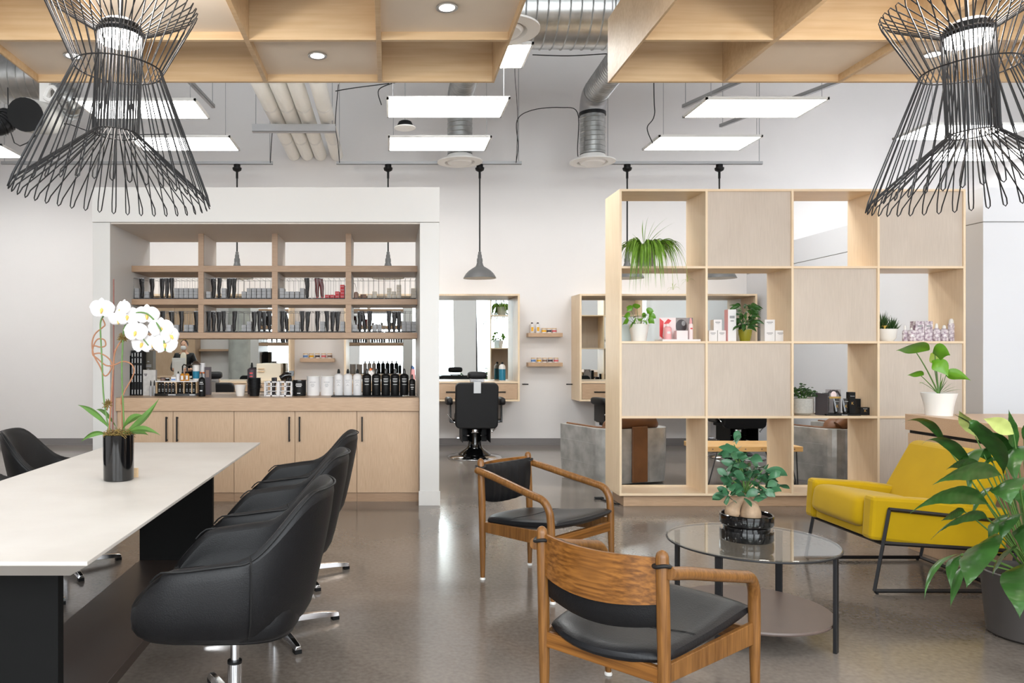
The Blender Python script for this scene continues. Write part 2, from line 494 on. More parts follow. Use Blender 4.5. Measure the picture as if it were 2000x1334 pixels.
struct('baseboard_back', MB().box(XL, 5.25, YB - 0.012, YB, 0, 0.1).box(XL, 5.25, YB - 0.02, YB - 0.012, 0, 0.02), 'baseb', 'grey baseboard along the back wall')
# white partition block at the right (same height as the colour bar's surround)
struct('wall_partition', MB().box(5.26, XR, 6.8, YB, 0, 2.51).box(5.255, XR, 6.795, YB, 2.516, 2.82).box(5.262, XR, 6.802, YB, 2.51, 2.516, 1), ['partition', 'groove'], 'white partition block beside the birch shelving', 0.003)
# side wall and column behind the reception side (seen in the mirrors)
struct('wall_reception', MB().box(-6.5, -3.0, 3.55, 3.75, 0, 3.2), 'wall')
solo('concrete_column', MB().lathe([(0.29, 0), (0.29, 6.2)], n=32), 'concrete', 'round raw concrete column seen in the mirror beside the receptionist', 'column', (-3.55, 4.1, 0))
rc = thing('tall_cabinet', 'tall oak cabinet behind the receptionist, seen in the mirror', 'cabinet', (-5.35, 3.76, 0))
part('carcass', MB().box(-0.75, 0.75, 0, 0.5, 0, 2.6), 'oak', rc, bevel=0.003)
for k in (-1, 0, 1):
    part('door', MB().box(-0.245, 0.245, 0.5, 0.52, 0.08, 2.58), 'oak', rc, bevel=0.003, loc=(k * 0.5, 0, 0))
ws = solo('floating_shelf', MB().box(-0.36, 0.36, 0, 0.25, 0, 0.05), 'oakx', 'oak shelf beside the concrete column, seen in the mirror', 'shelf', (-4.23, 3.76, 1.4), bevel=0.002)
# reception counter seen reflected, and the receptionist
ds = thing('reception_stand', 'oak stand holding a tablet in front of the receptionist', 'counter', (-4.25, 7.45, 0))
part('body', MB().box(-0.3, 0.3, -0.2, 0.2, 0, 0.86), 'oak', ds, bevel=0.004)
part('top', MB().box(-0.33, 0.33, -0.22, 0.22, 0.86, 0.9), 'oakx', ds, bevel=0.004)
tb = thing('tablet', 'tablet on a white stand in front of the receptionist', 'tablet', (-4.13, 7.42, 0.9))
part('stand', MB().box(-0.11, 0.11, -0.06, 0.06, 0, 0.02).box(-0.09, 0.09, -0.02, 0.02, 0.02, 0.3), 'white', tb, bevel=0.004)
part('screen', MB().box(-0.13, 0.13, -0.012, 0.012, 0.16, 0.36), 'white', tb, bevel=0.004)

# ================================================================ ceiling luminaires
LZ = 3.83
def luminaire(label, xc, y, z, w=1.2, d=0.6):
    t = thing('ceiling_light_panel', label, 'light panel', (xc, y + d / 2, z), 0, 'flat light panels')
    fr_ = MB()
    hw, hd = w / 2, d / 2
    fr_.box(-hw, hw, -hd, -hd + 0.02, 0, 0.022).box(-hw, hw, hd - 0.02, hd, 0, 0.022).box(-hw, -hw + 0.02, -hd, hd, 0, 0.022).box(hw - 0.02, hw, -hd, hd, 0, 0.022).box(-hw, hw, -hd, hd, 0.022, 0.026)
    part('frame', fr_, 'white', t)
    part('diffuser', MB().box(-hw + 0.02, hw - 0.02, -hd + 0.02, hd - 0.02, 0.002, 0.018), 'panelglow', t)
    for sx_ in (-1, 1):
        part('hanging_wire', MB().cyl((sx_ * (hw - 0.06), -hd + 0.03, 0.02), (sx_ * (hw - 0.06), -hd + 0.03, ZC - z), 0.003, 5), 'wiregrey', t)
    return t
luminaire('bright flat light panel above the white surround, nearer of the centre pair', (876 - 760) / 1500 * 7.44, 7.44, 3.815)
luminaire('bright flat light panel above the white surround, further of the centre pair', (859.5 - 760) / 1500 * 8.87, 8.87, 3.845)
luminaire('bright flat light panel over the birch shelving, nearer of the pair', (1500 - 760) / 1500 * 7.45, 7.45, 3.815)
luminaire('bright flat light panel over the birch shelving, further of the pair', (1389 - 760) / 1500 * 8.85, 8.85, 3.845)
luminaire('bright flat light panel seen through the cage of the black lamp, upper one', (1922 - 760) / 1500 * 8.3, 8.3, 3.82)
luminaire('bright flat light panel seen through the cage of the black lamp, lower one', (1952 - 760) / 1500 * 9.35, 9.35, 3.84)
luminaire('flat light panel behind the wire lamp hanging over the table, upper one', (262 - 760) / 1500 * 7.5, 7.5, 3.82)
luminaire('flat light panel behind the wire lamp hanging over the table, lower one', (348 - 760) / 1500 * 8.87, 8.87, 3.845)
luminaire('flat light panel cut by the edge of the photo beyond the ducts', (-95 - 760) / 1500 * 9.2, 9.2, 3.84)
luminaire('square end of a light panel beside the white round diffuser under the duct', (1043 - 760) / 1500 * 6.95 - 0.6, 6.95, 4.15)
# the same grid of panels goes on over the front of the shop
for k, (lx, ly) in enumerate(((-4.6, 1.5), (1.1, 1.2), (6.2, 2.0), (-4.6, 6.2), (6.6, 6.0), (1.1, -1.6), (-3.8, -1.6), (5.5, -1.6))):
    luminaire('flat light panel high over the front of the shop, outside the picture', lx, ly, 4.3)

# ================================================================ coffered birch ceilings
def coffer(label, x0, nx, y1, ny, px_, py_, z0, closed, t=0.03, hgt=0.45):
    c = thing('ceiling_coffer', label, 'ceiling coffer', (0, 0, 0))
    x1 = x0 + nx * px_; y0 = y1 - ny * py_
    f = MB()
    for i in range(nx + 1):
        x = x0 + i * px_
        f.box(max(x0, x - t / 2), min(x1, x + t / 2) if i < nx else x1, y0, y1, z0, z0 + hgt)
    for j in range(ny + 1):
        y = y1 - j * py_
        ya, yb = (y1 - t, y1) if j == 0 else ((y0, y0 + t) if j == ny else (y - t / 2, y + t / 2))
        for i in range(nx):
            f.box(x0 + i * px_ + t / 2, x0 + (i + 1) * px_ - t / 2, ya, yb, z0 + 0.0005, z0 + hgt - 0.0005)
    part('lattice', f, 'birchceil', c, bevel=0.002)
    for i, j in closed:
        xa = x0 + i * px_ + t / 2; ya = y1 - (j + 1) * py_ + t / 2
        part('infill_panel', MB().box(xa, xa + px_ - t, ya, ya + py_ - t, z0 + 0.05, z0 + 0.07), 'ceilpanel_lit', c)
    # hangers up to the deck
    for hx in (x0 + 0.02, x1 - 0.02):
        part('hanging_rod', MB().cyl((hx, y1 - 0.05, z0 + hgt - 0.02), (hx, y1 - 0.05, ZC), 0.006, 6), 'strut', c)
    return c
ZB = 3.25
PIT = 0.802
cl = [(0, 0), (2, 0), (1, 1), (3, 1), (0, 2), (1, 2), (2, 2), (1, 3), (3, 3)]
coffer('birch coffered ceiling raft above the long table and white surround', -2.47, 4, 5.4, 4, PIT, 0.728, ZB, cl)
cr = [(1, 0), (2, 0), (0, 2), (1, 2), (2, 2), (1, 3), (3, 1), (3, 3)]
coffer('birch coffered ceiling raft above the armchairs and birch shelving', 1.537, 4, 5.4, 4, 0.81, 0.728, ZB, cr)
def downlight(label, x, y):
    t = thing('recessed_downlight', label, 'downlight', (x, y, ZB + 0.05), 0, 'round downlights in the birch coffers')
    part('trim_ring', MB().lathe([(0.05, 0.002), (0.062, -0.004), (0.062, -0.01), (0.045, -0.008), (0.045, 0.0)], n=24), 'steel', t)
    part('lens', MB().lathe([(0.0, -0.006), (0.044, -0.006), (0.044, 0.0), (0, 0.0)], n=20), 'spot', t)
    return t
downlight('lit downlight in the pale panel beside the four white pipes', (620 - 760) / 1500 * 5.02, 5.02)
downlight('lit downlight in the pale panel at the top centre', (873 - 760) / 1500 * 4.32, 4.32)
downlight('lit downlight left of the wire lamp over the table', (143 - 760) / 1500 * 5.02, 5.02)
downlight('lit downlight left of the wire lamp over the yellow armchair', (1822 - 760) / 1500 * 5.0, 5.0)

# ================================================================ ducts, pipes, channels
def ridged(pts, r, step=0.075, amp=0.008, n=20):
    pts = [Vector(p) for p in pts]
    out, rs = [], []
    for a, b in zip(pts[:-1], pts[1:]):
        L = (b - a).length; k = max(2, int(L / step))
        for i in range(k):
            for q, rr_ in ((0.0, r), (0.42, r), (0.5, r + amp), (0.58, r)):
                out.append(a.lerp(b, (i + q) / k)); rs.append(rr_)
    out.append(pts[-1]); rs.append(r)
    return out, rs
def ridgetube(mb, pts, r, step=0.075, amp=0.008, n=20, mi=0):
    p, rs = ridged(pts, r, step, amp, n)
    return mb.tube(p, rs, n, mi)
def arc(a, b, c, k=6):
    a, b, c = Vector(a), Vector(b), Vector(c)
    return [a * (1 - t) ** 2 + b * 2 * t * (1 - t) + c * t * t for t in [i / k for i in range(k + 1)]]

d = MB(); ridgetube(d, [(0.2, 8.0, 4.9), (5.65, 8.0, 4.9)], 0.36, 0.11, 0.012, 28)
solo('spiral_duct', d, 'galv', 'large horizontal spiral galvanised duct between the two birch rafts', 'duct')
def supply(label, x, yv, ysrc, dlab):
    t = thing('duct_drop', label, 'duct', (x, yv, 0), 0, 'galvanised duct drops')
    m_ = MB()
    ridgetube(m_, [(0, 0, 3.99), (0, 0, 4.55)], 0.165, 0.06, 0.005)
    part('vertical_section', m_, 'galv', t)
    m_ = MB()
    pts = arc((0, 0, 4.55), (0, 0, 4.72), (0, -0.2, 4.75), 5) + [Vector((0, ysrc - yv, 4.8))]
    m_.tube(arc((0, 0, 4.52), (0, 0, 4.74), (0, -0.22, 4.76), 7), 0.172, 20)
    part('elbow', m_, 'strut', t)
    m_ = MB(); ridgetube(m_, [(0, -0.2, 4.76), (0, ysrc - yv, 4.8)], 0.165, 0.06, 0.005)
    part('run', m_, 'galv', t)
    part('clamp', MB().lathe([(0.168, 4.5), (0.176, 4.5), (0.176, 4.545), (0.168, 4.545)], n=24), 'blackmetal', t)
    df = thing('round_diffuser', dlab, 'air diffuser', (x, yv, 3.88), 0, 'white round air diffusers')
    part('plate', MB().lathe([(0.14, 0.11), (0.165, 0.1), (0.18, 0.05), (0.3, 0.02), (0.3, 0.005), (0.2, -0.0), (0.185, 0.03), (0.0, 0.03)], n=36), 'diffuser', df)
    part('inner_cone', MB().lathe([(0.17, 0.012), (0.15, -0.012), (0.1, -0.012), (0.06, -0.02), (0.0, -0.02)], n=30), 'diffuser', df)
    return t
supply('vertical galvanised duct with dark elbow left of the birch shelving', 2.70, 10.2, 8.2, 'white round diffuser under the duct just left of the birch shelving')
supply('galvanised duct drop behind the two centre light panels', 0.94, 10.2, 8.2, 'white round diffuser above the hanging dome lamp')
t = thing('round_diffuser', 'white round diffuser half hidden behind the birch raft edge', 'air diffuser', (0.895, 6.1, 3.9), 0, 'white round air diffusers')
part('plate', MB().lathe([(0.14, 0.11), (0.165, 0.1), (0.18, 0.05), (0.3, 0.02), (0.3, 0.005), (0.2, -0.0), (0.185, 0.03), (0.0, 0.03)], n=36), 'diffuser', t)
part('inner_cone', MB().lathe([(0.17, 0.012), (0.15, -0.012), (0.1, -0.012), (0.06, -0.02), (0.0, -0.02)], n=30), 'diffuser', t)
d = MB(); ridgetube(d, [(0.895, 6.1, 4.0), (0.895, 6.1, 5.0), (0.895, 7.7, 5.0)], 0.15, 0.06, 0.005)
solo('duct_drop', d, 'galv', 'short duct drop over the half hidden white diffuser', 'duct', group='galvanised duct drops')

for k, x in enumerate((-1.40, -1.205, -1.01, -0.77)):
    r_ = 0.092
    m_ = MB(); m_.tube([(x, 5.6, 4.27), (x, 11.29, 4.27)], r_, 20)
    o = solo('insulated_pipe', m_, 'pipe', 'thick white insulated pipe, %s of the four side by side' % (['leftmost', 'second from the wire lamp', 'third from the wire lamp', 'rightmost'][k]), 'pipe', group='four white insulated pipes')
    m2 = MB()
    for yy in (8.0, 9.0, 10.4):
        m2.tube([(x, yy, 4.27), (x, yy + 0.05, 4.27)], r_ + 0.003, 20)
    part('joint_band', m2, 'diffuser', o)
def channel(label, p0, p1, w=0.042, h=0.042):
    p0, p1 = Vector(p0), Vector(p1); dd = (p1 - p0); L = dd.length
    m_ = MB().box(0, L, -w / 2, w / 2, 0, 0.004).box(0, L, -w / 2, -w / 2 + 0.004, 0, h).box(0, L, w / 2 - 0.004, w / 2, 0, h)
    o = solo('strut_channel', m_, 'strut', label, 'metal channel', p0, math.atan2(dd.y, dd.x), 'galvanised strut channels')
    for q in (0.04, L - 0.04):
        part('threaded_rod', MB().cyl((q, 0, 0.0), (q, 0, ZC - p0.z), 0.005, 6), 'strut', o)
    return o
channel('short galvanised channel carrying the four white pipes', (-1.68, 9.45, 4.07), (-0.66, 9.45, 4.07), 0.08, 0.09)
ZS = 3.93
channel('long channel above the white surround, left end near the wire lamp', (-5.3, 10.5, ZS), (-1.59, 10.5, ZS))
channel('long channel above the hanging dome lamp at the centre', (-0.72, 10.5, ZS), (1.81, 10.5, ZS))
channel('long channel above the birch shelving', (2.95, 10.5, ZS), (5.1, 10.5, ZS))
channel('channel running back above the further light panel over the shelving', (3.9, 8.5, 4.35), (3.6, 9.4, 4.35))
channel('channel running back above the nearer light panel over the shelving', (5.0, 8.5, 4.35), (4.4, 10.2, 4.35))
channel('channel running back beside the wire lamp over the table', (-2.3, 7.4, 4.35), (-2.15, 9.4, 4.35))
channel('channel running back near the open black duct end', (-5.4, 8.0, 4.0), (-4.7, 9.2, 4.0))
def cable(label, pts, r=0.006, m_='wire'):
    P_ = [Vector(p) for p in pts]; out = []
    for i in range(len(P_) - 1):
        a = P_[max(i - 1, 0)]; b = P_[i]; c = P_[i + 1]; d_ = P_[min(i + 2, len(P_) - 1)]
        for q in range(6):
            t = q / 6
            out.append(0.5 * ((2 * b) + (c - a) * t + (2 * a - 5 * b + 4 * c - d_) * t * t + (3 * b - a - 3 * c + d_) * t ** 3))
    out.append(P_[-1])
    return solo('hanging_cable', MB().tube(out, r, 6), m_, label, 'cable', group='loose electrical cables')
cable('cable looping from the centre channel up beside the tall duct drop', [P(1008, 318, 10.4), P(1012, 285, 10.4), P(1010, 235, 10.4), P(1040, 215, 10.3), P(1095, 210, 10.2), P(1128, 220, 10.1), P(1128, 290, 10.1), P(1129, 306, 10.1)])
cable('cable rising from the centre channel behind the birch raft', [P(1008, 318, 10.45), P(1011, 230, 10.45), P(1006, 150, 10.45), P(1005, 95, 10.45)], 0.004)
cable('cable strung level under the big spiral duct', [P(1040, 107, 9.0), P(1110, 109, 9.0), P(1185, 105, 9.0)])
cable('cable hanging from channel end beside the four white pipes', [P(528, 318, 10.4), P(530, 280, 10.4), P(532, 256, 9.5)])
cable('cable rising from the left end of the centre channel', [P(663, 318, 10.4), P(660, 280, 10.3), P(655, 240, 9.6), P(661, 165, 9.6)])
cable('cable crossing behind the birch raft above the centre panels', [P(655, 178, 9.0), P(690, 172, 9.0), P(760, 163, 9.0)])
cable('curly cable beside the small round speaker', [P(745, 205, 8.6), P(740, 175, 8.6), P(775, 160, 8.6)])
cable('cable looping beside the channel over the birch shelving', [Vector((3.03, 8.8, 6.15)), P(1277, 165, 8.8), P(1278, 225, 8.8), P(1264, 250, 8.8), P(1275, 280, 8.9)])
cable('long sagging cable between wire lamp and open duct', [Vector((-4.15, 8.4, 6.15)), P(20, 255, 8.4), P(90, 250, 8.4), P(130, 242, 8.4), P(200, 262, 8.4), P(330, 262, 8.5)])
sp = thing('ceiling_speaker', 'small round white fitting with black back over centre light panels', 'speaker', (0.176, 8.5, 3.84))
part('face', MB().lathe([(0.0, -0.01), (0.1, -0.008), (0.118, 0.0), (0.118, 0.01), (0.09, 0.014), (0, 0.014)], n=28), 'diffuser', sp)
part('driver', MB().lathe([(0.085, 0.012), (0.09, 0.03), (0.07, 0.07), (0.05, 0.08), (0, 0.08)], n=24), 'black', sp)
part('stem', MB().cyl((0, 0, 0.07), (0, 0, ZC - 3.84), 0.006, 6), 'strut', sp)

# duct cluster at the upper left
d = MB(); ridgetube(d, [(-6.5, 8.6, 4.43), (-3.55, 8.6, 4.43)], 0.27, 0.09, 0.01, 24)
solo('spiral_duct', d, 'galv', 'horizontal spiral galvanised duct in the upper left corner', 'duct')
d = MB(); ridgetube(d, [P(50, 224, 7.2), P(72, 229, 7.6), P(95, 232, 8.0)], 0.15, 0.05, 0.01, 22)
fx = solo('flexible_duct', d, 'flexlight', 'light flexible duct with an open black end', 'duct', group='flexible ducts')
part('mouth_shade', MB().tube([P(49.6, 224, 7.17), P(50.4, 224, 7.22)], 0.155, 24), 'black', fx, 'black disc painted as shade in the mouth')  # flat black disc stands for the shade inside the duct
d = MB(); ridgetube(d, arc(Vector((-3.78, 8.55, 4.42)), P(150, 200, 8.2), P(140, 215, 8.5), 9), 0.11, 0.05, 0.01, 18)
solo('flexible_duct', d, 'galv', 'short curved silver duct behind the wire lamp', 'duct', group='flexible ducts')
d = MB(); ridgetube(d, arc(P(-30, 235, 7.6), P(0, 262, 7.6), P(20, 225, 7.7), 6), 0.1, 0.05, 0.012, 18)
solo('flexible_duct', d, 'flexdark', 'dark crumpled duct at the very edge below the spiral duct', 'duct', group='flexible ducts')
d = MB(); d.tube(arc(P(88, 190, 7.6), P(100, 155, 7.6), P(112, 180, 7.6), 8) + arc(P(112, 180, 7.6), P(100, 205, 7.6), P(88, 190, 7.6), 8)[1:], 0.022, 8)
solo('coiled_hose', d, 'diffuser', 'pale coiled plastic hose hanging beside the open duct end', 'hose')
solo('hanging_bracket', MB().box(-0.05, 0.05, -0.02, 0.02, -0.42, 1.9), 'diffuser', 'pale upright bracket beside the open duct end', 'bracket', P(88, 240, 7.9) + Vector((0, 0, 0.4)))

# ================================================================ hanging dome lamps
def dome(label, px, first=None):
    Y = 10.5; x = (px - 760) / 1500 * Y
    if first:
        return dup(first, (x, Y, 0), 0, label)
    t = thing('dome_pendant_lamp', label, 'pendant lamp', (x, Y, 0), 0, 'dome pendant lamps over the barber chairs')
    part('shade', MB().lathe([(0.035, 2.60), (0.048, 2.555), (0.06, 2.535), (0.10, 2.512), (0.15, 2.478), (0.19, 2.437), (0.215, 2.395), (0.224, 2.375), (0.219, 2.376), (0.185, 2.43), (0.145, 2.47), (0.095, 2.503), (0.0, 2.52)], n=36), ['shade_out'], t)
    part('shade_lining', MB().lathe([(0.2175, 2.3762), (0.183, 2.43), (0.143, 2.468), (0.093, 2.5), (0.0, 2.515)], n=32), 'shade_in', t, 'white inside of the shade')
    part('socket', MB().lathe([(0.012, 2.74), (0.02, 2.735), (0.022, 2.70), (0.028, 2.695), (0.03, 2.65), (0.037, 2.645), (0.04, 2.60), (0, 2.6)], n=18), 'shade_out', t)
    part('rod', MB().cyl((0, 0, 2.72), (0, 0, 3.86), 0.0105, 10).cyl((0, 0, 3.74), (0, 0, 3.86), 0.016, 10), 'black', t)
    part('canopy', MB().lathe([(0.02, 3.83), (0.055, 3.85), (0.062, 3.87), (0.062, 3.885), (0.045, 3.89), (0.045, 3.93), (0, 3.93)], n=24), 'black', t)
    part('bulb', MB().sell((0, 0, 2.43), (0.03, 0.03, 0.045), 1, 1, 14, 8), 'bulb', t)
    return t
dm = dome('grey dome lamp on a long black rod, the one seen whole between the units', 937)
dome('dome lamp behind the spider plant at the left end of the birch shelving', 1225, dm)
dome('dome lamp behind the second column of the birch shelving', 1405, dm)
dome('dome lamp whose rod shows behind the left bays of the colour bar', 463, dm)
dome('dome lamp whose rod shows behind the rightmost bay of the colour bar', 758, dm)
# ================================================================ colour bar (white surround, oak shelving, cabinets)
t = thing('display_surround', 'large white box surround framing the oak colour bar', 'surround', (0, 0, 0))
part('side_panel', MB().box(-2.629, -2.475, 6.81, 7.95, 0, 2.51), 'white', t, bevel=0.003)
part('side_panel', MB().box(0.272, 0.444, 6.81, 7.95, 0, 2.51), 'white', t, bevel=0.003)
part('header', MB().box(-2.632, 0.447, 6.80, 7.95, 2.512, 2.82), 'white', t, bevel=0.003)
part('base_trim', MB().box(0.262, 0.452, 6.80, 6.81, 0, 0.13), 'white', t, bevel=0.002)
part('soffit', MB().box(-2.475, 0.272, 6.83, 7.95, 2.50, 2.512), 'warmwhite', t, 'pale soffit')
sh = thing('wall_shelving', 'open oak shelving with three long boards and three uprights', 'shelving', (0, 0, 0))
SY0, SY1 = 7.376, 7.93
for za, zb in ((2.132, 2.191), (1.817, 1.871), (1.493, 1.549)):
    part('shelf', MB().box(-2.474, 0.271, SY0, SY1, za, zb), 'oakdark', sh, bevel=0.002)
for xa, xb in ((-1.834, -1.783), (-1.126, -1.072), (-0.418, -0.364)):
    for za, zb in ((2.1915, 2.4995), (1.8715, 2.1315), (1.5495, 1.8165)):
        part('divider', MB().box(xa, xb, SY0 + 0.002, SY0 + 0.022, za, zb).box(xa + 0.0005, xb - 0.0005, SY0 + 0.022, SY1 - 0.002, za, zb, 1), ['oakdark', 'warmwhite'], sh)
wt = solo('worktop', MB().box(-2.474, 0.271, 6.945, 7.93, 0.826, 0.947), 'oakx', 'thick continuous oak worktop of the colour bar', 'worktop', bevel=0.003)
def base_cab(label, xs, handles):
    x0, x1 = xs[0], xs[-1]
    c = thing('base_cabinet', label, 'cabinet', ((x0 + x1) / 2, 6.98, 0), 0, 'oak base cabinets')
    ox = (x0 + x1) / 2
    part('carcass', MB().box(x0 - ox + 0.001, x1 - ox - 0.001, 0.02, 0.93, 0.08, 0.825), 'oak', c)
    part('plinth', MB().box(x0 - ox + 0.001, x1 - ox - 0.001, 0.015, 0.9, 0, 0.08), 'oakdark', c)
    for i in range(len(xs) - 1):
        dm_ = part('door', MB().box(xs[i] - ox + 0.002, xs[i + 1] - ox - 0.002, 0, 0.02, 0.083, 0.822), 'oak', c, bevel=0.0015)
        hx = handles[i] - ox
        h_ = MB().box(hx - 0.006, hx + 0.006, -0.035, -0.023, 0.55, 0.775).box(hx - 0.006, hx + 0.006, -0.024, 0.0, 0.555, 0.567).box(hx - 0.006, hx + 0.006, -0.024, 0.0, 0.758, 0.77)
        part('handle', h_, 'black', dm_, 'black bar handle')
    return c
base_cab('oak base cabinet of the colour bar nearest the orchid, two doors', [-2.474, -1.964, -1.41], [-2.018, -1.922])
base_cab('oak two-door base cabinet in the middle of the colour bar', [-1.41, -0.856, -0.293], [-0.905, -0.812])
base_cab('single-door oak base cabinet beside the white end post', [-0.293, 0.271], [-0.245])

# wire racks with colour tubes and cartons
bays = [(-2.474, -1.834), (-1.783, -1.126), (-1.072, -0.418), (-0.364, 0.271)]
bayn = ['leftmost', 'second', 'third', 'rightmost']
rows = [(1.871, 'upper'), (1.549, 'lower')]
code = [["3T2T.TTT33333", "2TT3TT.233333", "32223T.TUaacd", "j.y12..324..3"],
        ["...T.T.T2T22T", "TTTT2T.23TTTT", "TL23TT.T3TTT3", "2TLT22.TTT333"]]
def rack_mesh(w):
    m_ = MB(); r_ = 0.0014; D = 0.30; h = 0.205
    for z in (0.006, h):
        for a, b in (((0, 0), (w, 0)), ((0, D), (w, D)), ((0, 0), (0, D)), ((w, 0), (w, D))):
            m_.cyl((a[0], a[1], z), (b[0], b[1], z), r_ * 1.3, 4)
    n = 7
    for i in range(n):
        x = w * i / (n - 1)
        m_.tube([(x, 0, 0.0), (x, 0, h), (x, D, h), (x, D, 0.0)], r_, 4)
    for i in range(12):
        m_.cyl((w * i / 11, 0, 0.008), (w * i / 11, D, 0.008), r_, 4)
    m_.tube([(w * 0.3 + 0.012 * cos(a), -0.003, h - 0.02 + 0.012 * sin(a)) for a in [2 * pi * k / 10 for k in range(10)]], r_, 4, loop=True)
    return m_
def item_mesh_box():
    return MB().box(-0.0215, 0.0215, 0, 0.12, 0, 0.0315)
boxproto = {}
def carton(key, matn, loc, label, group):
    if key not in boxproto:
        o = part('carton', item_mesh_box(), matn, None, bevel=0.0025)
        m2 = MB().box(-0.014, 0.014, -0.0006, 0.0, 0.013, 0.017)
        part('printed_label', m2, 'mark', o)
        o.location = loc
        boxproto[key] = tag(o, label, 'box', group)
        return o
    return dup(boxproto[key], loc, None, label, group)
def tubepack(loc, lean, wide, label, red=False):
    m_ = MB(); rings = []
    for i in range(8):
        t_ = i / 7
        z = 0.012 + 0.18 * t_
        ww = 0.014 + (0.008 + 0.006 * wide) * t_
        dd = 0.014 * (1 - t_) + 0.003
        off = lean * t_ * t_ + 0.002 * sin(t_ * 9 + wide * 5)
        rings.append([Vector((off + ww * cos(2 * pi * k / 12), dd * sin(2 * pi * k / 12), z)) for k in range(12)])
    m_.loft(rings)
    o = solo('colour_tube', m_, 'redtube' if red else 'tube', label, 'tube', loc, 0, 'foil colour tubes in the wire racks')
    part('cap', MB().lathe([(0.0, 0), (0.011, 0), (0.011, 0.013), (0, 0.013)], n=10), 'black' if not red else 'redbox', o)
    part('crimp', MB().box(lean - 0.022, lean + 0.022, -0.003, 0.003, 0.189, 0.198), 'markw' if (wide > 0.5) else 'black', o)
    return o
LEV = ['lowest', 'second', 'third', 'fourth']
rk = {}
for ri, (zr, rn) in enumerate(rows):
    for bi, (xa, xb) in enumerate(bays):
        W = (xb - xa - 0.02)
        for half in range(2):
            wr = W / 2 - 0.006
            lx = xa + 0.01 + half * (W / 2 + 0.003)
            o = solo('wire_rack', rack_mesh(wr), 'wiregrey', '%s of the two wire racks in the %s bay of the %s shelf row' % (['left', 'right'][half], bayn[bi], rn), 'wire rack', (lx, SY0 + 0.03, zr), 0, 'wire racks on the oak shelving')
            part('tray', MB().box(0.002, wr - 0.002, 0.002, 0.298, 0.009, 0.013), 'black', o)
        s_ = code[ri][bi]
        cw = W / 13
        for ci, ch in enumerate(s_):
            x = xa + 0.01 + cw * (ci + 0.5)
            z0 = zr + 0.0132
            y = SY0 + 0.05
            where = '%s column of the %s shelf row, %s bay' % (ORD[ci], rn, bayn[bi])
            if ch in '1234':
                key = 'beige' if (bi == 3 and ri == 0) else 'grey'
                for k in range(int(ch)):
                    carton(key, key + 'box', (x, y, z0 + 0.0322 * k), '%s colour carton, %s in the %s' % (key, LEV[k], where), key + ' cartons in the wire racks')
            elif ch in 'abcd':
                for k in range({'a': 1, 'b': 1, 'c': 2, 'd': 4}[ch]):
                    carton('red', 'redbox', (x, y, z0 + 0.0322 * k), 'red colour carton, %s in the %s' % (LEV[k], where), 'red cartons in the wire racks')
            elif ch in 'TLU':
                rd = (ri == 0 and bi == 2 and ci >= 7)
                random.seed(ri * 100 + bi * 20 + ci)
                ln = 0.012 if ch == 'U' else (0.035 if ch == 'L' else random.uniform(-0.008, 0.01))
                if ch == 'L': ln = -0.03
                if ch == 'U': ln = -0.022
                tubepack((x, y + 0.02, z0), ln, random.random(), '%s foil tube standing in the %s' % ('dark red' if rd else 'black', where), rd)
            elif ch == 'j':
                j = solo('dark_jar', MB().lathe([(0, 0), (0.022, 0), (0.023, 0.045), (0.016, 0.055), (0.016, 0.06), (0, 0.06)], n=16), 'brownlab', 'dark jar with a bent pump in the rightmost bay, upper shelf row', 'jar', (x + 0.01, y + 0.02, z0))
                part('pump', MB().tube([(0, 0, 0.06), (0, 0, 0.1), (-0.01, 0, 0.14), (-0.025, 0, 0.145)], 0.002, 6), 'black', j)
            elif ch == 'y':
                solo('tilted_carton', MB().box(-0.018, 0.018, 0, 0.05, 0.0, 0.036), 'brownlab', 'tilted brown carton in the rightmost bay, upper shelf row', 'box', (x, y, z0)).rotation_euler = (0, radians(0), radians(35))

# ---------------------------------------------------------------- things standing on the worktop
WZ = 0.947
def onX(px, Y): return (px - CX) / F * Y
def bars(mb, x0, x1, y, zs, h, mi=0, frac=(1, 0.7, 0.9, 0.5, 0.8)):
    for i, z in enumerate(zs):
        f_ = frac[i % len(frac)]
        c = (x0 + x1) / 2; w_ = (x1 - x0) * f_ / 2
        mb.box(c - w_, c + w_, y - 0.0008, y, z, z + h, mi)
    return mb
Yb = 7.35
# swatch books
for k, (xa, xb, ytop) in enumerate(((248, 255.5, 694), (257.5, 262, 684), (262.8, 267.6, 683), (268.4, 273.2, 683), (274, 279, 683.5))):
    h_ = (771.5 - ytop) / F * Yb
    xa2, xb2 = onX(xa, Yb), onX(xb, Yb)
    w2 = xb2 - xa2
    o = solo('swatch_book', MB().box(-w2 / 2, w2 / 2, 0, 0.26, 0, h_), 'black', ['short black swatch book against the white side panel', 'tall black swatch book, first right of the short one', 'tall black swatch book, second right of the short one', 'tall black swatch book, third right of the short one', 'tall black swatch book next to the olive carton'][k], 'book', ((xa2 + xb2) / 2, Yb - 0.02, WZ), 0, 'black swatch books', bevel=0.002)
    if k:
        m_ = MB()
        for (a, b_) in ((0.86, 0.93), (0.72, 0.82), (0.48, 0.66), (0.3, 0.44), (0.03, 0.12)):
            z = a * h_
            while z < b_ * h_:
                m_.box(-w2 * 0.17, w2 * 0.17, -0.0008, 0, z, z + 0.0065); z += 0.009
        part('spine_print', m_, 'markw', o)
    else:
        part('spine_print', MB().box(-w2 * 0.3, w2 * 0.3, -0.0008, 0, h_ * 0.93, h_ * 0.96), 'markw', o)
o = solo('olive_carton', MB().box(-0.047, 0.047, 0, 0.09, 0, 0.43), 'olivebox', 'tall dark olive carton behind the grey textured pack', 'box', (onX(289.5, 7.45), 7.45, WZ), bevel=0.0015)
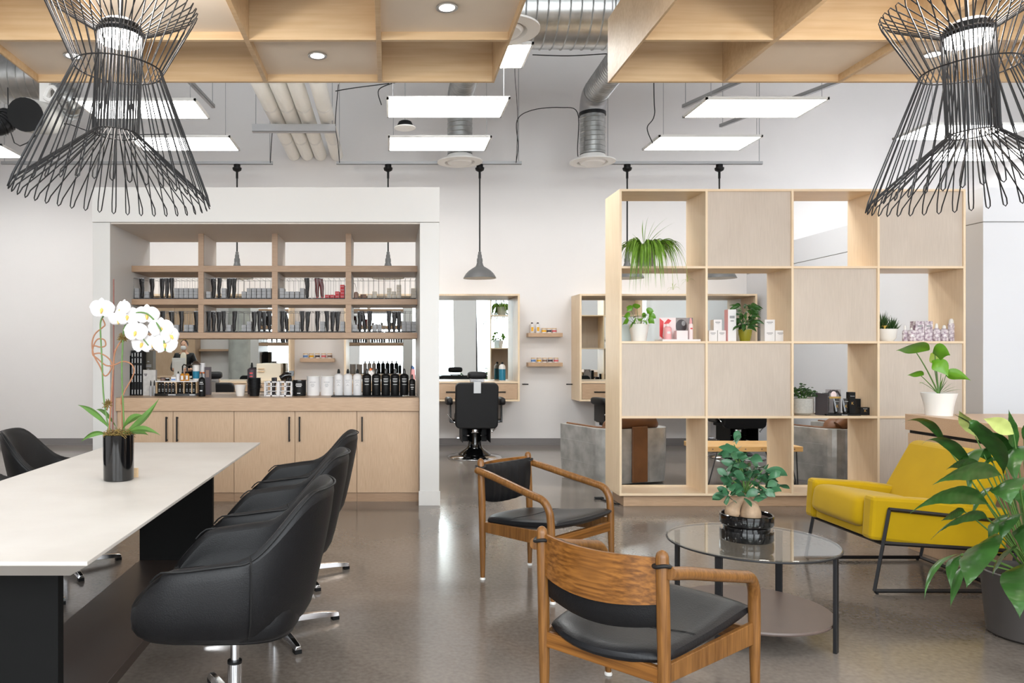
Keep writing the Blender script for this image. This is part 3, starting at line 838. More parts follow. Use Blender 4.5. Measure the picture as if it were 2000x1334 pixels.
m_ = bars(MB(), -0.03, 0.03, 0, (0.32, 0.285, 0.27, 0.245), 0.007, frac=(0.3, 1, 1, 0.3)); part('front_print', m_, 'mark', o)
o = solo('textured_pack', MB().box(-0.06, 0.06, 0, 0.05, 0, 0.245), 'concbook', 'grey textured pack leaning in front of the olive carton', 'box', (onX(291, 7.3), 7.31, WZ), bevel=0.0015)
part('front_print', bars(MB(), -0.05, -0.02, 0, (0.2, 0.188), 0.008), 'darklab', o)
def bottle(name, label, cat, loc, r, hb, hs, rc, hc, body, cap, group=None, marks=None, mm='markw', sy=1.0, taper=0.0):
    m_ = MB().lathe([(0, 0), (r * 0.94, 0), (r, 0.006), (r * (1 - taper), hb), (r * (0.85 - taper), hb + hs * 0.5), (rc * 1.05, hb + hs), (0, hb + hs)], n=24, sy=sy)
    o = solo(name, m_, body, label, cat, loc, 0, group)
    part('cap', MB().lathe([(0, hb + hs), (rc, hb + hs), (rc, hb + hs + hc * 0.4), (rc * 0.75, hb + hs + hc * 0.8), (rc * 0.5, hb + hs + hc), (0, hb + hs + hc)], n=16), cap, o)
    if marks:
        mk = MB()
        for z, w_, h_ in marks:
            for q in range(6):
                a0 = -pi / 2 + (-w_ / 2 + w_ * q / 6) / r; a1 = -pi / 2 + (-w_ / 2 + w_ * (q + 1) / 6) / r
                rr_ = r * 1.006
                mk.add([(rr_ * cos(a0), rr_ * sin(a0) * sy, z), (rr_ * cos(a1), rr_ * sin(a1) * sy, z), (rr_ * cos(a1), rr_ * sin(a1) * sy, z + h_), (rr_ * cos(a0), rr_ * sin(a0) * sy, z + h_)], [(0, 1, 2, 3)])
        part('printed_label', mk, mm, o)
    return o
for k, px in enumerate((294.5, 299.5)):
    bottle('dropper_bottle', ['small grey dropper bottle beside the textured pack, left of two', 'small grey dropper bottle beside the textured pack, right of two'][k], 'bottle', (onX(px, 7.24), 7.24 + 0.03 * k, WZ), 0.0115, 0.085, 0.012, 0.006, 0.05, 'greybox', 'black', 'small dropper bottles')
# black organiser with small bottles and timber dividers
og = thing('bottle_organiser', 'low black organiser with timber dividers full of small black bottles', 'organiser', (onX(347, 7.3), 7.3, WZ))
wog = onX(387, 7.2) - onX(305, 7.2)
part('tray', MB().box(-wog / 2, wog / 2, -0.08, 0.2, 0, 0.025), 'gloss', og, bevel=0.002)
part('top_shelf', MB().box(-wog / 2, wog / 2, -0.05, 0.2, 0.132, 0.14), 'paperw', og)
for q in (0.02, 0.50, 0.68, 0.87, 0.98):
    part('timber_divider', MB().box(-wog / 2 + wog * q - 0.003, -wog / 2 + wog * q + 0.003, -0.05, 0.19, 0.025, 0.132), 'birchedge', og)
part('front_print', bars(MB(), -wog / 2 + 0.13, -wog / 2 + 0.2, -0.081, (0.008,), 0.008).box(-wog / 2 + 0.33, -wog / 2 + 0.38, -0.0818, -0.081, 0.008, 0.016), 'markw', og)
for k in range(11):
    q = 0.075 + 0.083 * k
    bottle('small_black_bottle', 'small black bottle in the low organiser, %s from the dropper bottles' % ORD[k], 'bottle', (onX(347, 7.3) - wog / 2 + wog * q, 7.285, WZ + 0.0252), 0.0145, 0.07, 0.008, 0.0135, 0.022, 'black', 'gloss', 'small black bottles in the organiser', [(0.035, 0.016, 0.004), (0.018, 0.016, 0.004)])
TZ = WZ + 0.14
def tin(name, label, px, Y, r, h, m1, m2, z=TZ, cat='jar', group=None):
    o = solo(name, MB().lathe([(0, 0), (r, 0), (r, h * 0.75), (0, h * 0.75)], n=18), m1, label, cat, (onX(px, Y), Y, z), 0, group)
    part('lid', MB().lathe([(0, h * 0.752), (r * 1.06, h * 0.752), (r * 1.06, h), (0, h)], n=18), m2, o)
    return o
tin('styling_tin', 'brown styling tin at the left on the organiser top', 318, 7.35, 0.022, 0.03, 'brownlab', 'darklab', group='tins on the organiser')
tin('styling_tin', 'dark styling tin beside the blue box on the organiser', 327, 7.38, 0.02, 0.026, 'black', 'paperw', group='tins on the organiser')
o = solo('blue_white_box', MB().box(-0.022, 0.022, 0, 0.04, 0, 0.038), 'paperw', 'small blue and white box on the organiser top', 'box', (onX(338.5, 7.3), 7.3, TZ), bevel=0.001)
part('blue_print', MB().box(-0.019, 0.019, -0.0006, 0, 0.006, 0.02), 'bluelab', o)
bottle('white_bottle', 'small white bottle with dark cap on the organiser top', 'bottle', (onX(348, 7.33), 7.33, TZ), 0.018, 0.06, 0.01, 0.007, 0.02, 'paperw', 'black')
for k, (px, nm) in enumerate(((356.5, 'left'), (363.5, 'right'))):
    o = bottle('amber_spray_bottle', 'amber spray bottle on the organiser, %s of two' % nm, 'spray bottle', (onX(px, 7.3), 7.3 + 0.04 * k, TZ), 0.02, 0.06, 0.012, 0.009, 0.02, 'amber', 'black', 'amber spray bottles', [(0.012, 0.022, 0.038)])
    part('trigger', MB().tube([(0, 0, 0.085), (0, 0, 0.14), (0.012, 0, 0.155), (0.035, 0, 0.15), (0.045, 0, 0.125)], 0.007, 8), 'gloss', o)
o = solo('disinfectant_jar', MB().lathe([(0, 0), (0.036, 0), (0.036, 0.012), (0.03, 0.015), (0.034, 0.15), (0, 0.15)], n=24), 'bowlw', 'tall clear jar of combs in blue liquid with steel lid', 'jar', (onX(383, 7.42), 7.42, TZ))
part('blue_liquid', MB().lathe([(0.031, 0.02), (0.0345, 0.09), (0.03, 0.09)], n=24), 'bluejar', o)
part('lid', MB().lathe([(0, 0.15), (0.042, 0.15), (0.045, 0.16), (0.02, 0.185), (0.008, 0.19), (0, 0.19)], n=24), 'steel', o)
o = solo('white_orange_canister', MB().lathe([(0, 0), (0.03, 0), (0.03, 0.15), (0, 0.15)], n=22), 'paperw', 'white canister with an orange band behind the black bottle', 'canister', (onX(395, 7.5), 7.5, WZ + 0.0))
o.location.z = WZ
o.scale = (1, 1, 2.05)
part('band', MB().lathe([(0.0303, 0.035), (0.0303, 0.045)], n=22), 'orange', o)
part('band', MB().lathe([(0.0303, 0.10), (0.0303, 0.108)], n=22), 'orange', o)
o = solo('brown_box', MB().box(-0.026, 0.026, 0, 0.06, 0, 0.27), 'darklab', 'brown photo-printed box right of the orange banded canister', 'box', (onX(405, 7.45), 7.45, WZ), bevel=0.001)
part('front_picture', MB().box(-0.016, 0.016, -0.0006, 0, 0.17, 0.24), 'brownlab', o)
bottle('black_bottle', 'single black bottle right of the low organiser', 'bottle', (onX(396, 7.2), 7.17, WZ), 0.032, 0.155, 0.025, 0.01, 0.045, 'black', 'gloss', None, [(0.13, 0.03, 0.006), (0.115, 0.045, 0.004), (0.05, 0.022, 0.01)], 'markw')
solo('white_bowl', MB().lathe([(0.0, 0), (0.036, 0), (0.055, 0.105), (0.052, 0.105), (0.034, 0.005), (0, 0.005)], n=28), 'bowlw', 'translucent white tinting bowl left of the black bowls', 'bowl', (onX(469, 7.25), 7.25, WZ))
for k in range(8):
    m_ = MB().lathe([(0.0, 0), (0.044, 0), (0.0555, 0.075), (0.062, 0.077), (0.062, 0.083), (0.053, 0.083), (0.042, 0.006), (0, 0.006)], n=26)
    m_.box(0.055, 0.078, -0.01, 0.01, 0.077, 0.082)
    o = solo('tinting_bowl', m_, 'black', 'black tinting bowl, %s from the bottom of the stack' % ORD[k], 'bowl', (onX(497, 7.25), 7.25, WZ + 0.0125 * k), 0.7 * k, 'stacked black tinting bowls')
bottle('pump_bottle', 'dark pump bottle with red mark behind the stacked bowls', 'bottle', (onX(492, 7.6), 7.6, WZ), 0.044, 0.24, 0.02, 0.012, 0.05, 'darklab', 'black', None, [(0.2, 0.03, 0.014), (0.17, 0.03, 0.01)], 'redprint')
def basket(label, px):
    o = thing('white_basket', label, 'basket', (onX(px, 7.25), 7.25, WZ), 0, 'white ribbed baskets')
    m_ = MB(); w_ = 0.058; h_ = 0.14
    for z in (0.0, 0.045, 0.09, h_ - 0.012):
        for a, b_ in (((-w_, -w_), (w_, -w_)), ((w_, -w_), (w_, w_)), ((w_, w_), (-w_, w_)), ((-w_, w_), (-w_, -w_))):
            m_.box(min(a[0], b_[0]) - 0.003, max(a[0], b_[0]) + 0.003, min(a[1], b_[1]) - 0.003, max(a[1], b_[1]) + 0.003, z, z + 0.012 if z in (0.0, h_ - 0.012) else z + 0.006)
    for a in (-w_, 0, w_):
        for b_ in (-w_, w_):
            m_.box(a - 0.007, a + 0.007, b_ - 0.003, b_ + 0.003, 0, h_)
            m_.box(b_ - 0.003, b_ + 0.003, a - 0.007, a + 0.007, 0, h_)
    m_.box(-w_, w_, -w_, w_, 0, 0.004)
    part('ribs', m_, 'paperw', o)
    return o
basket('white ribbed basket next to the stacked black bowls', 531.5)
basket('white ribbed basket next to the black tub', 558.5)
random.seed(5)
for bi_, px in enumerate((531.5, 558.5)):
    for k in range(3):
        a = random.uniform(-0.03, 0.03)
        solo('tint_brush', MB().box(a - 0.012, a + 0.012, -0.006, 0.006, 0.0, 0.02).tube([(a, 0, 0.02), (a * 1.2, 0, 0.08), (a * 1.6, 0, 0.135)], [0.008, 0.006, 0.004], 8).box(a * 1.6 - 0.012, a * 1.6 + 0.012, -0.003, 0.003, 0.132, 0.17), 'black' if k != 1 else 'darklab', 'tint brush in the %s white basket, %s from its left' % (['first', 'second'][bi_], ORD[k]), 'brush', (onX(px, 7.25), 7.22 + 0.03 * k, WZ + 0.004), 0, 'tint brushes in the baskets')
m_ = MB().tube([(-0.05, 0, 0), (0.0, 0, 0.028), (0.055, 0, 0.03)], [0.026, 0.033, 0.028], 14)
m_.tube([(0.02, 0, 0.02), (0.01, 0, -0.04)], [0.017, 0.014], 12).box(0.03, 0.075, -0.02, 0.02, 0.02, 0.07)
solo('hair_dryer', m_, 'gloss', 'black hair dryer lying on the second white basket', 'hair dryer', (onX(559, 7.25), 7.22, WZ + 0.168))
# tubs and bottles
o = solo('black_tub', MB().lathe([(0, 0), (0.056, 0), (0.062, 0.006), (0.062, 0.142), (0, 0.142)], n=30), 'black', 'black powder tub with white print', 'tub', (onX(585, 7.28), 7.28, WZ))
part('lid', MB().lathe([(0, 0.143), (0.065, 0.143), (0.065, 0.152), (0, 0.152)], n=30), 'gloss', o)
part('printed_label', bars(MB(), -0.03, 0.03, -0.0625, (0.112, 0.1, 0.088, 0.024), 0.006, frac=(0.9, 1, 0.8, 0.5)), 'markw', o)
for k, px in enumerate((612, 639)):
    o = solo('white_tub', MB().lathe([(0, 0), (0.054, 0), (0.06, 0.006), (0.06, 0.178), (0, 0.178)], n=30), 'paperw', ['white powder tub next to the black tub', 'white powder tub next to the white bottles'][k], 'tub', (onX(px, 7.28), 7.28, WZ), 0, 'white powder tubs')
    part('lid', MB().lathe([(0, 0.179), (0.063, 0.179), (0.063, 0.188), (0, 0.188)], n=30), 'pot_white', o)
    part('printed_label', bars(MB(), -0.03, 0.03, -0.0605, (0.13, 0.112, 0.1, 0.088), 0.004, frac=(0.9, 0.5, 0.6, 0.4)), 'mark', o)
mt = solo('counter_mat', MB().box(-0.33, 0.33, -0.13, 0.12, 0, 0.008), 'black', 'black mat under the row of bottles', 'mat', (onX(717, 7.22), 7.22, WZ), bevel=0.002)
whm = [(0.14, 0.04, 0.004), (0.127, 0.025, 0.003), (0.118, 0.03, 0.003), (0.1, 0.012, 0.004), (0.09, 0.03, 0.003)]
for k, px in enumerate((661.5, 679.5, 698)):
    bottle('developer_bottle', 'white bottle with black pointed cap, %s from the white tubs' % ORD[k], 'bottle', (onX(px, 7.26), 7.26, WZ + 0.008), 0.041, 0.178, 0.026, 0.0135, 0.042, 'paperw', 'black', 'white developer bottles', whm, 'mark')
bkm = [(0.15, 0.045, 0.006), (0.133, 0.05, 0.004), (0.125, 0.035, 0.003), (0.1, 0.04, 0.004)]
for k, px in enumerate((716.5, 735, 753.5, 771.5, 789.5)):
    bottle('shampoo_bottle', 'tall black bottle, %s from the white bottles' % ORD[k], 'bottle', (onX(px, 7.26), 7.26, WZ + 0.008), 0.042, 0.178, 0.026, 0.0135, 0.046, 'black', 'gloss', 'tall black bottles in a row', bkm, 'markw')
bottle('short_black_bottle', 'shorter black bottle beside the white end post', 'bottle', (onX(805, 7.2), 7.2, WZ + 0.006), 0.03, 0.14, 0.018, 0.011, 0.04, 'black', 'gloss', None, [(0.1, 0.035, 0.005), (0.075, 0.03, 0.008), (0.06, 0.02, 0.004)])
solo('round_coaster', MB().lathe([(0, 0), (0.048, 0), (0.05, 0.006), (0, 0.006)], n=28), 'steel', 'round clear coaster under the shorter black bottle', 'coaster', (onX(805, 7.2), 7.2, WZ))

# ================================================================ mirror stations on the back wall
def station(label, xa, xb):
    o = thing('mirror_station', label, 'mirror station', ((xa + xb) / 2, 10.8, 0), 0, 'birch mirror stations')
    w_ = (xb - xa) / 2; t_ = 0.028; z0, z1 = 0.673, 2.185; D = 0.498
    m_ = MB().box(-w_, -w_ + t_, 0, D, z0, z1).box(w_ - t_, w_, 0, D, z0, z1).box(-w_ + t_, w_ - t_, 0, D, z1 - t_, z1).box(-w_ + t_, w_ - t_, 0, D, z0, z0 + t_)
    part('box_frame', m_, 'birch', o, bevel=0.002)
    part('counter', MB().box(-w_ + t_, w_ - t_, 0.004, D - 0.002, 0.926, 0.954), 'birchx', o, bevel=0.002)
    mr = part('mirror', MB().box(-w_ + t_, w_ - t_, 0.45, 0.456, 0.9545, z1 - t_), 'mirror', o)
    part('back_board', MB().box(-w_ + t_, w_ - t_, 0.457, D - 0.002, 0.9545, z1 - t_), 'birch', o)
    for s_ in (-1, 1):
        dr = part('drawer', MB().box(0.006 if s_ > 0 else -w_ + t_ + 0.004, w_ - t_ - 0.004 if s_ > 0 else -0.006, 0.006, 0.45, 0.705, 0.92), 'oakx', o, bevel=0.002)
        part('handle', MB().box(s_ * w_ / 2 - 0.42, s_ * w_ / 2 + 0.42, -0.004, 0.008, 0.798, 0.812), 'black', dr, 'dark slot handle')
    return o
station('birch mirror station behind the left half of the colour bar', -3.86, -1.39)
station('birch mirror station ending beside the barber chair and two small shelves', -0.635, 1.838)
station('birch mirror station partly hidden by the birch shelving', 2.68, 5.18)
SZ = 0.954
def wshelf(label, xc, z, w_=0.5):
    return solo('small_wall_shelf', MB().box(-w_ / 2, w_ / 2, -0.15, 0, -0.028, 0.028), 'oakx', label, 'shelf', (xc, 11.298, z), 0, 'small oak wall shelves', bevel=0.002)
z1_ = 1.35 - (654 - 690) / 1500 * 11.15; z2_ = 1.35 - (712 - 690) / 1500 * 11.15
wshelf('small oak wall shelf between the mirrors, the upper one with two bottles', 2.27, z1_)
wshelf('small oak wall shelf between the mirrors, the lower one with five jars', 2.27, z2_)
wshelf('small oak wall shelf seen between the white tubs and the shelving', -1.045, 1.35 - (703.5 - 690) / 1500 * 11.15)
def jarrow(xs, z, names, labs, tag_):
    for x, nm, lb in zip(xs, names, labs):
        o = solo('pomade_jar', MB().lathe([(0, 0), (0.033, 0), (0.034, 0.055), (0, 0.055)], n=20), 'paperw', nm, 'jar', (x, 11.21, z), 0, tag_)
        part('lid', MB().lathe([(0, 0.056), (0.034, 0.056), (0.034, 0.07), (0, 0.07)], n=20), 'birchedge', o, 'pale lid')
        part('printed_label', MB().lathe([(0.0345, 0.014), (0.0348, 0.042)], n=20), lb, o)
cn = {'bluelab': 'blue', 'yellowlab': 'yellow', 'darklab': 'dark', 'redlab': 'red', 'brownlab': 'brown'}
L1 = ['bluelab', 'yellowlab', 'darklab', 'redlab', 'brownlab']
jarrow([-1.045 + 0.089 * (k - 2) for k in range(5)], 1.35 - (703.5 - 690) / 1500 * 11.15 + 0.0285, ['jar with %s label on the shelf seen above the white tubs' % cn[l] for l in L1], L1, 'jars on the shelf above the white tubs')
L2 = ['bluelab', 'yellowlab', 'brownlab', 'darklab', 'redlab']
jarrow([2.27 + 0.083 * (k - 2) for k in range(5)], z2_ + 0.0285, ['jar with %s label on the lower small shelf between the mirrors' % cn[l] for l in L2], L2, 'jars on the lower small shelf')
L3 = ['yellowlab', 'darklab', 'redlab', 'brownlab']
jarrow([2.27 - 0.01 + 0.075 * k for k in range(4)][:3], z1_ + 0.0285, ['jar with %s label beside the two bottles on the upper shelf' % cn[l] for l in L3[:3]], L3, 'jars on the upper small shelf')
for k, x in enumerate((2.27 - 0.185, 2.27 - 0.10)):
    bottle('oil_bottle', ['white bottle with yellow label on the upper small shelf, outer one', 'white bottle with yellow label on the upper small shelf, next to jars'][k], 'bottle', (x, 11.21, z1_ + 0.0285), 0.034, 0.115, 0.02, 0.017, 0.02, 'paperw', 'darklab', 'oil bottles', [(0.025, 0.035, 0.06)], 'yellowlab')
o = bottle('disinfectant_bottle', 'tall clear bottle of blue liquid on the mirror station counter', 'bottle', (onX(981, 11.0), 11.0, SZ), 0.047, 0.2, 0.04, 0.018, 0.03, 'bowlw', 'black', None, [(0.13, 0.08, 0.03)], 'markw')
part('blue_liquid', MB().lathe([(0.0478, 0.01), (0.0478, 0.17)], n=24), 'bluejar', o)
o = solo('towel_warmer', MB().box(-0.175, 0.175, -0.1, 0.12, 0, 0.25), 'cream', 'cream coloured cabinet box on the station behind the white baskets', 'towel warmer', (onX(527, 11.0), 11.0, SZ), bevel=0.008)
part('door_handle', MB().box(-0.15, -0.06, -0.115, -0.1, 0.17, 0.182).box(-0.15, -0.06, -0.115, -0.1, 0.13, 0.142), 'birchedge', o)
bottle('spray_can', 'blue and pink spray can on the station beside the white end post', 'spray can', (onX(807, 11.0), 11.0, SZ), 0.028, 0.15, 0.02, 0.02, 0.04, 'pink', 'bluelab')
bottle('round_sign_bottle', 'short white bottle on the station behind the black bottles', 'bottle', (onX(724, 11.0), 11.0, SZ), 0.045, 0.12, 0.03, 0.02, 0.03, 'paperw', 'orange')
for k, (px, py) in enumerate(((1026, 750.5), (1112, 750.5))):
    solo('tool_holder', MB().cyl((-0.045, 0, 0), (0.045, 0, 0), 0.008, 8).cyl((0, 0, 0), (0, 0.1, 0), 0.006, 8), 'black', ['short dark rod on the wall beside the nearer mirror station', 'short dark rod on the wall beside the half hidden mirror station'][k], 'holder', (onX(px, 11.2), 11.2, 1.35 - (py - 690) / 1500 * 11.2))
# ================================================================ birch cube shelving
UX, UY0, UY1, UP, UT = 2.019, 6.73, 7.17, 0.7535, 0.02
UZ = [0.112, 0.789, 1.446, 2.104, 2.79]          # tops/undersides of the horizontal boards
un = thing('cube_shelving', 'tall birch plywood cube shelving, four by four with nine closed fronts', 'shelving', (0, 0, 0))
XE = UX + 4 * UP + UT
for i in range(5):
    x = UX + i * UP
    part('upright', MB().box(x, x + UT, UY0, UY1, 0.122, 2.79), 'birch', un, bevel=0.001)
zt = []
for j, z in enumerate(UZ):
    za, zb = (z - 0.01, z + 0.01)
    if j == 4: za, zb = 2.77, 2.79
    if j == 0: za, zb = 0.10, 0.122
    zt.append((za, zb))
    for i in range(1 if j in (0, 4) else 4):
        if j in (0, 4):
            m_ = MB().box(UX if j == 0 else UX + UT, XE if j == 0 else XE - UT, UY0 + 0.0005, UY1, za, zb)
        else:
            m_ = MB().box(UX + i * UP + UT, UX + (i + 1) * UP, UY0 + 0.001, UY1, za, zb)
        part('shelf', m_, 'birchx', un, bevel=0.001)
for (c, r_) in ((1, 3), (3, 3), (2, 2), (0, 1), (1, 1), (3, 1), (3, 0)):
    x = UX + c * UP + UT
    part('closed_front', MB().box(x, UX + (c + 1) * UP, UY0 + 0.015, UY0 + 0.03, zt[r_][1], zt[r_ + 1][0]), 'greypanel', un, 'whitewashed closed front')
part('plinth', MB().box(UX + 0.05, XE - 0.05, UY0 + 0.05, UY1 - 0.05, 0, 0.0995), 'oakx', un, bevel=0.002)
solo('floor_cable', MB().tube([(1.95, 7.1, 0.008), (1.98, 6.95, 0.008), (2.02, 6.86, 0.008), (2.05, 6.83, 0.008)], 0.007, 6).box(1.9, 1.98, 7.08, 7.12, 0.0, 0.02), 'black', 'black cable on the floor by the shelving plinth', 'cable')
def S(row): return zt[row][1]          # shelf top heights; rows from the bottom: 1, 2, 3
YI = 6.93
def ux(px, Y=YI): return (px - CX) / F * Y
def stemtube(mb, a, b, r=0.003, sag=0.02, mi=0, side=(0, 0, 1)):
    a, b = Vector(a), Vector(b); c = (a + b) / 2 + Vector(side) * sag
    return mb.tube([a * (1 - t) ** 2 + c * 2 * t * (1 - t) + b * t * t for t in [k / 6 for k in range(7)]], [r * (1 - 0.4 * k / 6) for k in range(7)], 6, mi)

# spider plant
sp = thing('spider_plant', 'spider plant with long striped leaves spilling over its shelf', 'potted plant', (ux(1259, 6.88), 6.88, S(3)))
part('pot', MB().lathe([(0, 0), (0.075, 0), (0.078, 0.05), (0.08, 0.052), (0.083, 0.055), (0.088, 0.18), (0.082, 0.18), (0.076, 0.16), (0, 0.16)], n=30), 'pot_glass', sp)
random.seed(11)
m_ = MB()
for k in range(150):
    a = random.uniform(0, 2 * pi)
    if random.random() < 0.45: a = random.uniform(-pi * 0.95, -pi * 0.02)
    L = random.uniform(0.2, 0.34)
    st = Vector((0.05 * cos(a), 0.05 * sin(a), 0.165))
    ex = max(-0.195, min(0.33, L * cos(a) * 1.05)); ey = L * sin(a) * 0.95
    front = ey < -0.17
    ey = max(ey, -0.26); ey = min(ey, 0.2)
    if front:
        dz = random.uniform(-0.42, -0.14)
    else:
        dz = random.uniform(-0.15, -0.02)
    en = Vector((ex, ey, 0.165 + dz))
    md = Vector((ex * 0.8, ey * 0.9, 0.165 + random.uniform(0.1, 0.2) - 0.25 * dz * 0.3))
    m_.leaf(st, en, random.uniform(0.018, 0.03), n=10, fold=0.25, pk=0.4, mid=md)
for (dx, dz, mx_) in ((0.03, 0.38, -0.01), (0.2, 0.36, 0.05), (0.27, 0.31, 0.08), (0.22, 0.28, 0.08), (0.09, 0.33, 0.04), (-0.02, 0.34, -0.03), (0.16, 0.2, 0.08), (-0.12, 0.18, -0.05)):
    m_.leaf((0, 0, 0.16), (dx, -0.02, 0.16 + dz * 0.8), 0.011, n=8, fold=0.3, mid=(mx_, 0, 0.16 + dz * 0.55))
part('leaves', m_, 'leafE', sp)
m_ = MB()
for (ex, ez) in ((0.28, -0.15), (0.155, -0.22)):
    m_.tube(arc((0.12, -0.1, 0.2), (ex, -0.26, 0.2), (ex, -0.27, ez), 8), 0.0015, 5)
    for q in range(7):
        a = q * 0.9
        m_.leaf((ex, -0.27, ez), (ex + 0.07 * cos(a), -0.27 + 0.02 * sin(a), ez + 0.05 * sin(a * 1.7)), 0.006, n=5, fold=0.2)
part('plantlets', m_, 'stemy', sp)
# pothos
pt = thing('pothos', 'pothos with heart shaped leaves in a white tapered pot', 'potted plant', (ux(1250, 6.85), 6.88, S(2)))
part('pot', MB().lathe([(0, 0), (0.062, 0), (0.088, 0.155), (0.082, 0.155), (0.078, 0.135), (0, 0.135)], n=30), 'pot_white', pt)
m_ = MB(); s_ = MB()
for (ex, ey, ez, w_) in ((-0.13, -0.02, 0.24, 0.05), (-0.10, 0, 0.33, 0.05), (-0.04, -0.05, 0.36, 0.06), (0.05, -0.03, 0.25, 0.05), (0.10, -0.04, 0.29, 0.06), (0.125, -0.03, 0.23, 0.055), (0.1, -0.06, 0.18, 0.05), (-0.07, -0.08, 0.17, 0.05), (0.0, -0.06, 0.2, 0.05), (-0.145, -0.03, 0.17, 0.045), (0.03, -0.08, 0.17, 0.045), (-0.11, -0.1, 0.12, 0.045), (0.06, 0.05, 0.24, 0.05), (-0.03, 0.05, 0.23, 0.05)):
    b0 = Vector((ex * 0.25, ey * 0.3, 0.14)); e = Vector((ex, ey, ez)); md = b0.lerp(e, 0.55) + Vector((0, 0, 0.03))
    stemtube(s_, b0, md, 0.0025)
    m_.leaf(md, e + Vector((0.015 if ex > 0 else -0.015, -0.01, -0.025)), w_ * 1.35, pw=0.9, sag=0.02, n=8, fold=0.15, pk=0.38, side=(0.3, -0.3, 1) if abs(ex) > 0.05 else None)
part('leaves', m_, 'leafB', pt); part('stems', s_, 'stemg', pt)
solo('pale_blue_carton', MB().box(-0.045, 0.045, 0, 0.08, 0, 0.155), 'paleblue', 'pale blue carton behind the pothos pot', 'box', (ux(1224, 7.0), 7.0, S(2)), bevel=0.001)
# pink display
ds = thing('pink_display', 'white shelf display with a pink picture card reading NEW', 'display', (ux(1323, 6.9), 6.9, S(2)))
part('base', MB().box(-0.17, 0.17, -0.1, 0.1, 0, 0.018), 'paperw', ds, bevel=0.001)
cd = part('picture_card', MB().box(-0.148, 0.0, 0.04, 0.046, 0.018, 0.215), 'palepink', ds)
part('photo_half', MB().box(0.0005, 0.155, 0.04, 0.046, 0.018, 0.215), 'photo', ds, 'grey photograph half of the card')
m_ = MB()
m_.hexa([(-0.145, 0.036, 0.05), (-0.122, 0.036, 0.03), (-0.122, 0.039, 0.03), (-0.145, 0.039, 0.05), (-0.145, 0.036, 0.21), (-0.11, 0.036, 0.18), (-0.11, 0.039, 0.18), (-0.145, 0.039, 0.21)])
m_.hexa([(-0.11, 0.036, 0.16), (-0.07, 0.036, 0.155), (-0.07, 0.039, 0.155), (-0.11, 0.039, 0.16), (-0.07, 0.036, 0.205), (-0.04, 0.036, 0.19), (-0.04, 0.039, 0.19), (-0.07, 0.039, 0.205)])
part('red_letter', m_, 'redprint', cd)
text('lettering', 'NEW', ds, (-0.085, 0.034, 0.022), 0.036, 'redprint')
m_ = MB().sell((0.07, 0.037, 0.165), (0.018, 0.002, 0.024), 1, 1, 14, 8)
part('printed_face', m_, 'mark', ds)
m_ = MB().sell((0.05, 0.0395, 0.14), (0.05, 0.0015, 0.06), 0.8, 1, 14, 8)
part('printed_hair', m_, 'dkphoto', ds)
bottle('pink_bottle', 'pink bottle in front of the NEW card', 'bottle', (ux(1304, 6.85), 6.85, S(2) + 0.018), 0.033, 0.1, 0.015, 0.018, 0.025, 'pink', 'palepink', 'pink products', [(0.05, 0.03, 0.02)], 'paperw')
solo('pink_carton', MB().box(-0.05, 0.05, -0.02, 0.04, 0, 0.078), 'palepink', 'low pale pink carton between the pink bottles', 'box', (ux(1331, 6.84), 6.84, S(2) + 0.018), bevel=0.001)
bottle('pink_bottle', 'slim pale pink bottle at the right of the NEW card', 'bottle', (ux(1349, 6.85), 6.85, S(2) + 0.018), 0.02, 0.13, 0.01, 0.012, 0.05, 'palepink', 'pink', 'pink products', [(0.09, 0.02, 0.012)], 'redprint')
# second cell, white cartons and the umbrella-leaved plant in the olive pot
def wbox(label, x0, x1, y0, y1, Y=6.87, d_=0.075, m_='paperw', zoff=0.0, mark=True, group='white cartons around the olive pot', name='white_carton', row=2, mm='mark'):
    w_ = (x1 - x0) / F * Y; h_ = (y1 - y0) / F * Y
    o = solo(name, MB().box(-w_ / 2, w_ / 2, 0, d_, 0, h_), m_, label, 'box', (ux((x0 + x1) / 2, Y), Y, S(row) + zoff), 0, group, bevel=0.0008)
    if mark:
        part('printed_label', MB().box(-w_ * 0.3, w_ * 0.3, -0.0007, 0, h_ * 0.72, h_ * 0.8).box(-w_ * 0.2, w_ * 0.2, -0.0007, 0, h_ * 0.62, h_ * 0.66), mm, o)
    return o, h_
_, hh = wbox('white carton, bottom left of the three beside the tall carton', 1384.5, 1401, 643.5, 665)
wbox('white carton, bottom right of the three beside the tall carton', 1402, 1418, 643.5, 665)
wbox('white carton on top of the two beside the tall carton', 1394, 1410, 622, 643, zoff=hh)
o = wbox('tall pale carton with a pink side left of the olive pot', 1422, 1438, 603, 665.5, Y=6.84)[0]
part('pink_side', MB().box(-0.0375, -0.0366, 0.001, 0.074, 0.001, 0.284), 'pink', o)
wbox('white carton, bottom left of the three right of the olive pot', 1493.5, 1513.5, 643.5, 665)
wbox('white carton, bottom right of the three right of the olive pot', 1514.5, 1534.5, 643.5, 665)
wbox('white carton on top of the stack right of the olive pot', 1493.5, 1513.5, 622, 643, zoff=hh)
ol = thing('foliage_plant', 'bushy dark green plant in a glossy olive pot', 'potted plant', (ux(1456, 6.86), 6.87, S(2)))
part('pot', MB().lathe([(0, 0), (0.042, 0), (0.056, 0.06), (0.06, 0.105), (0.055, 0.105), (0.05, 0.09), (0, 0.09)], n=28), 'pot_olive', ol)
random.seed(4); m_ = MB(); s_ = MB()
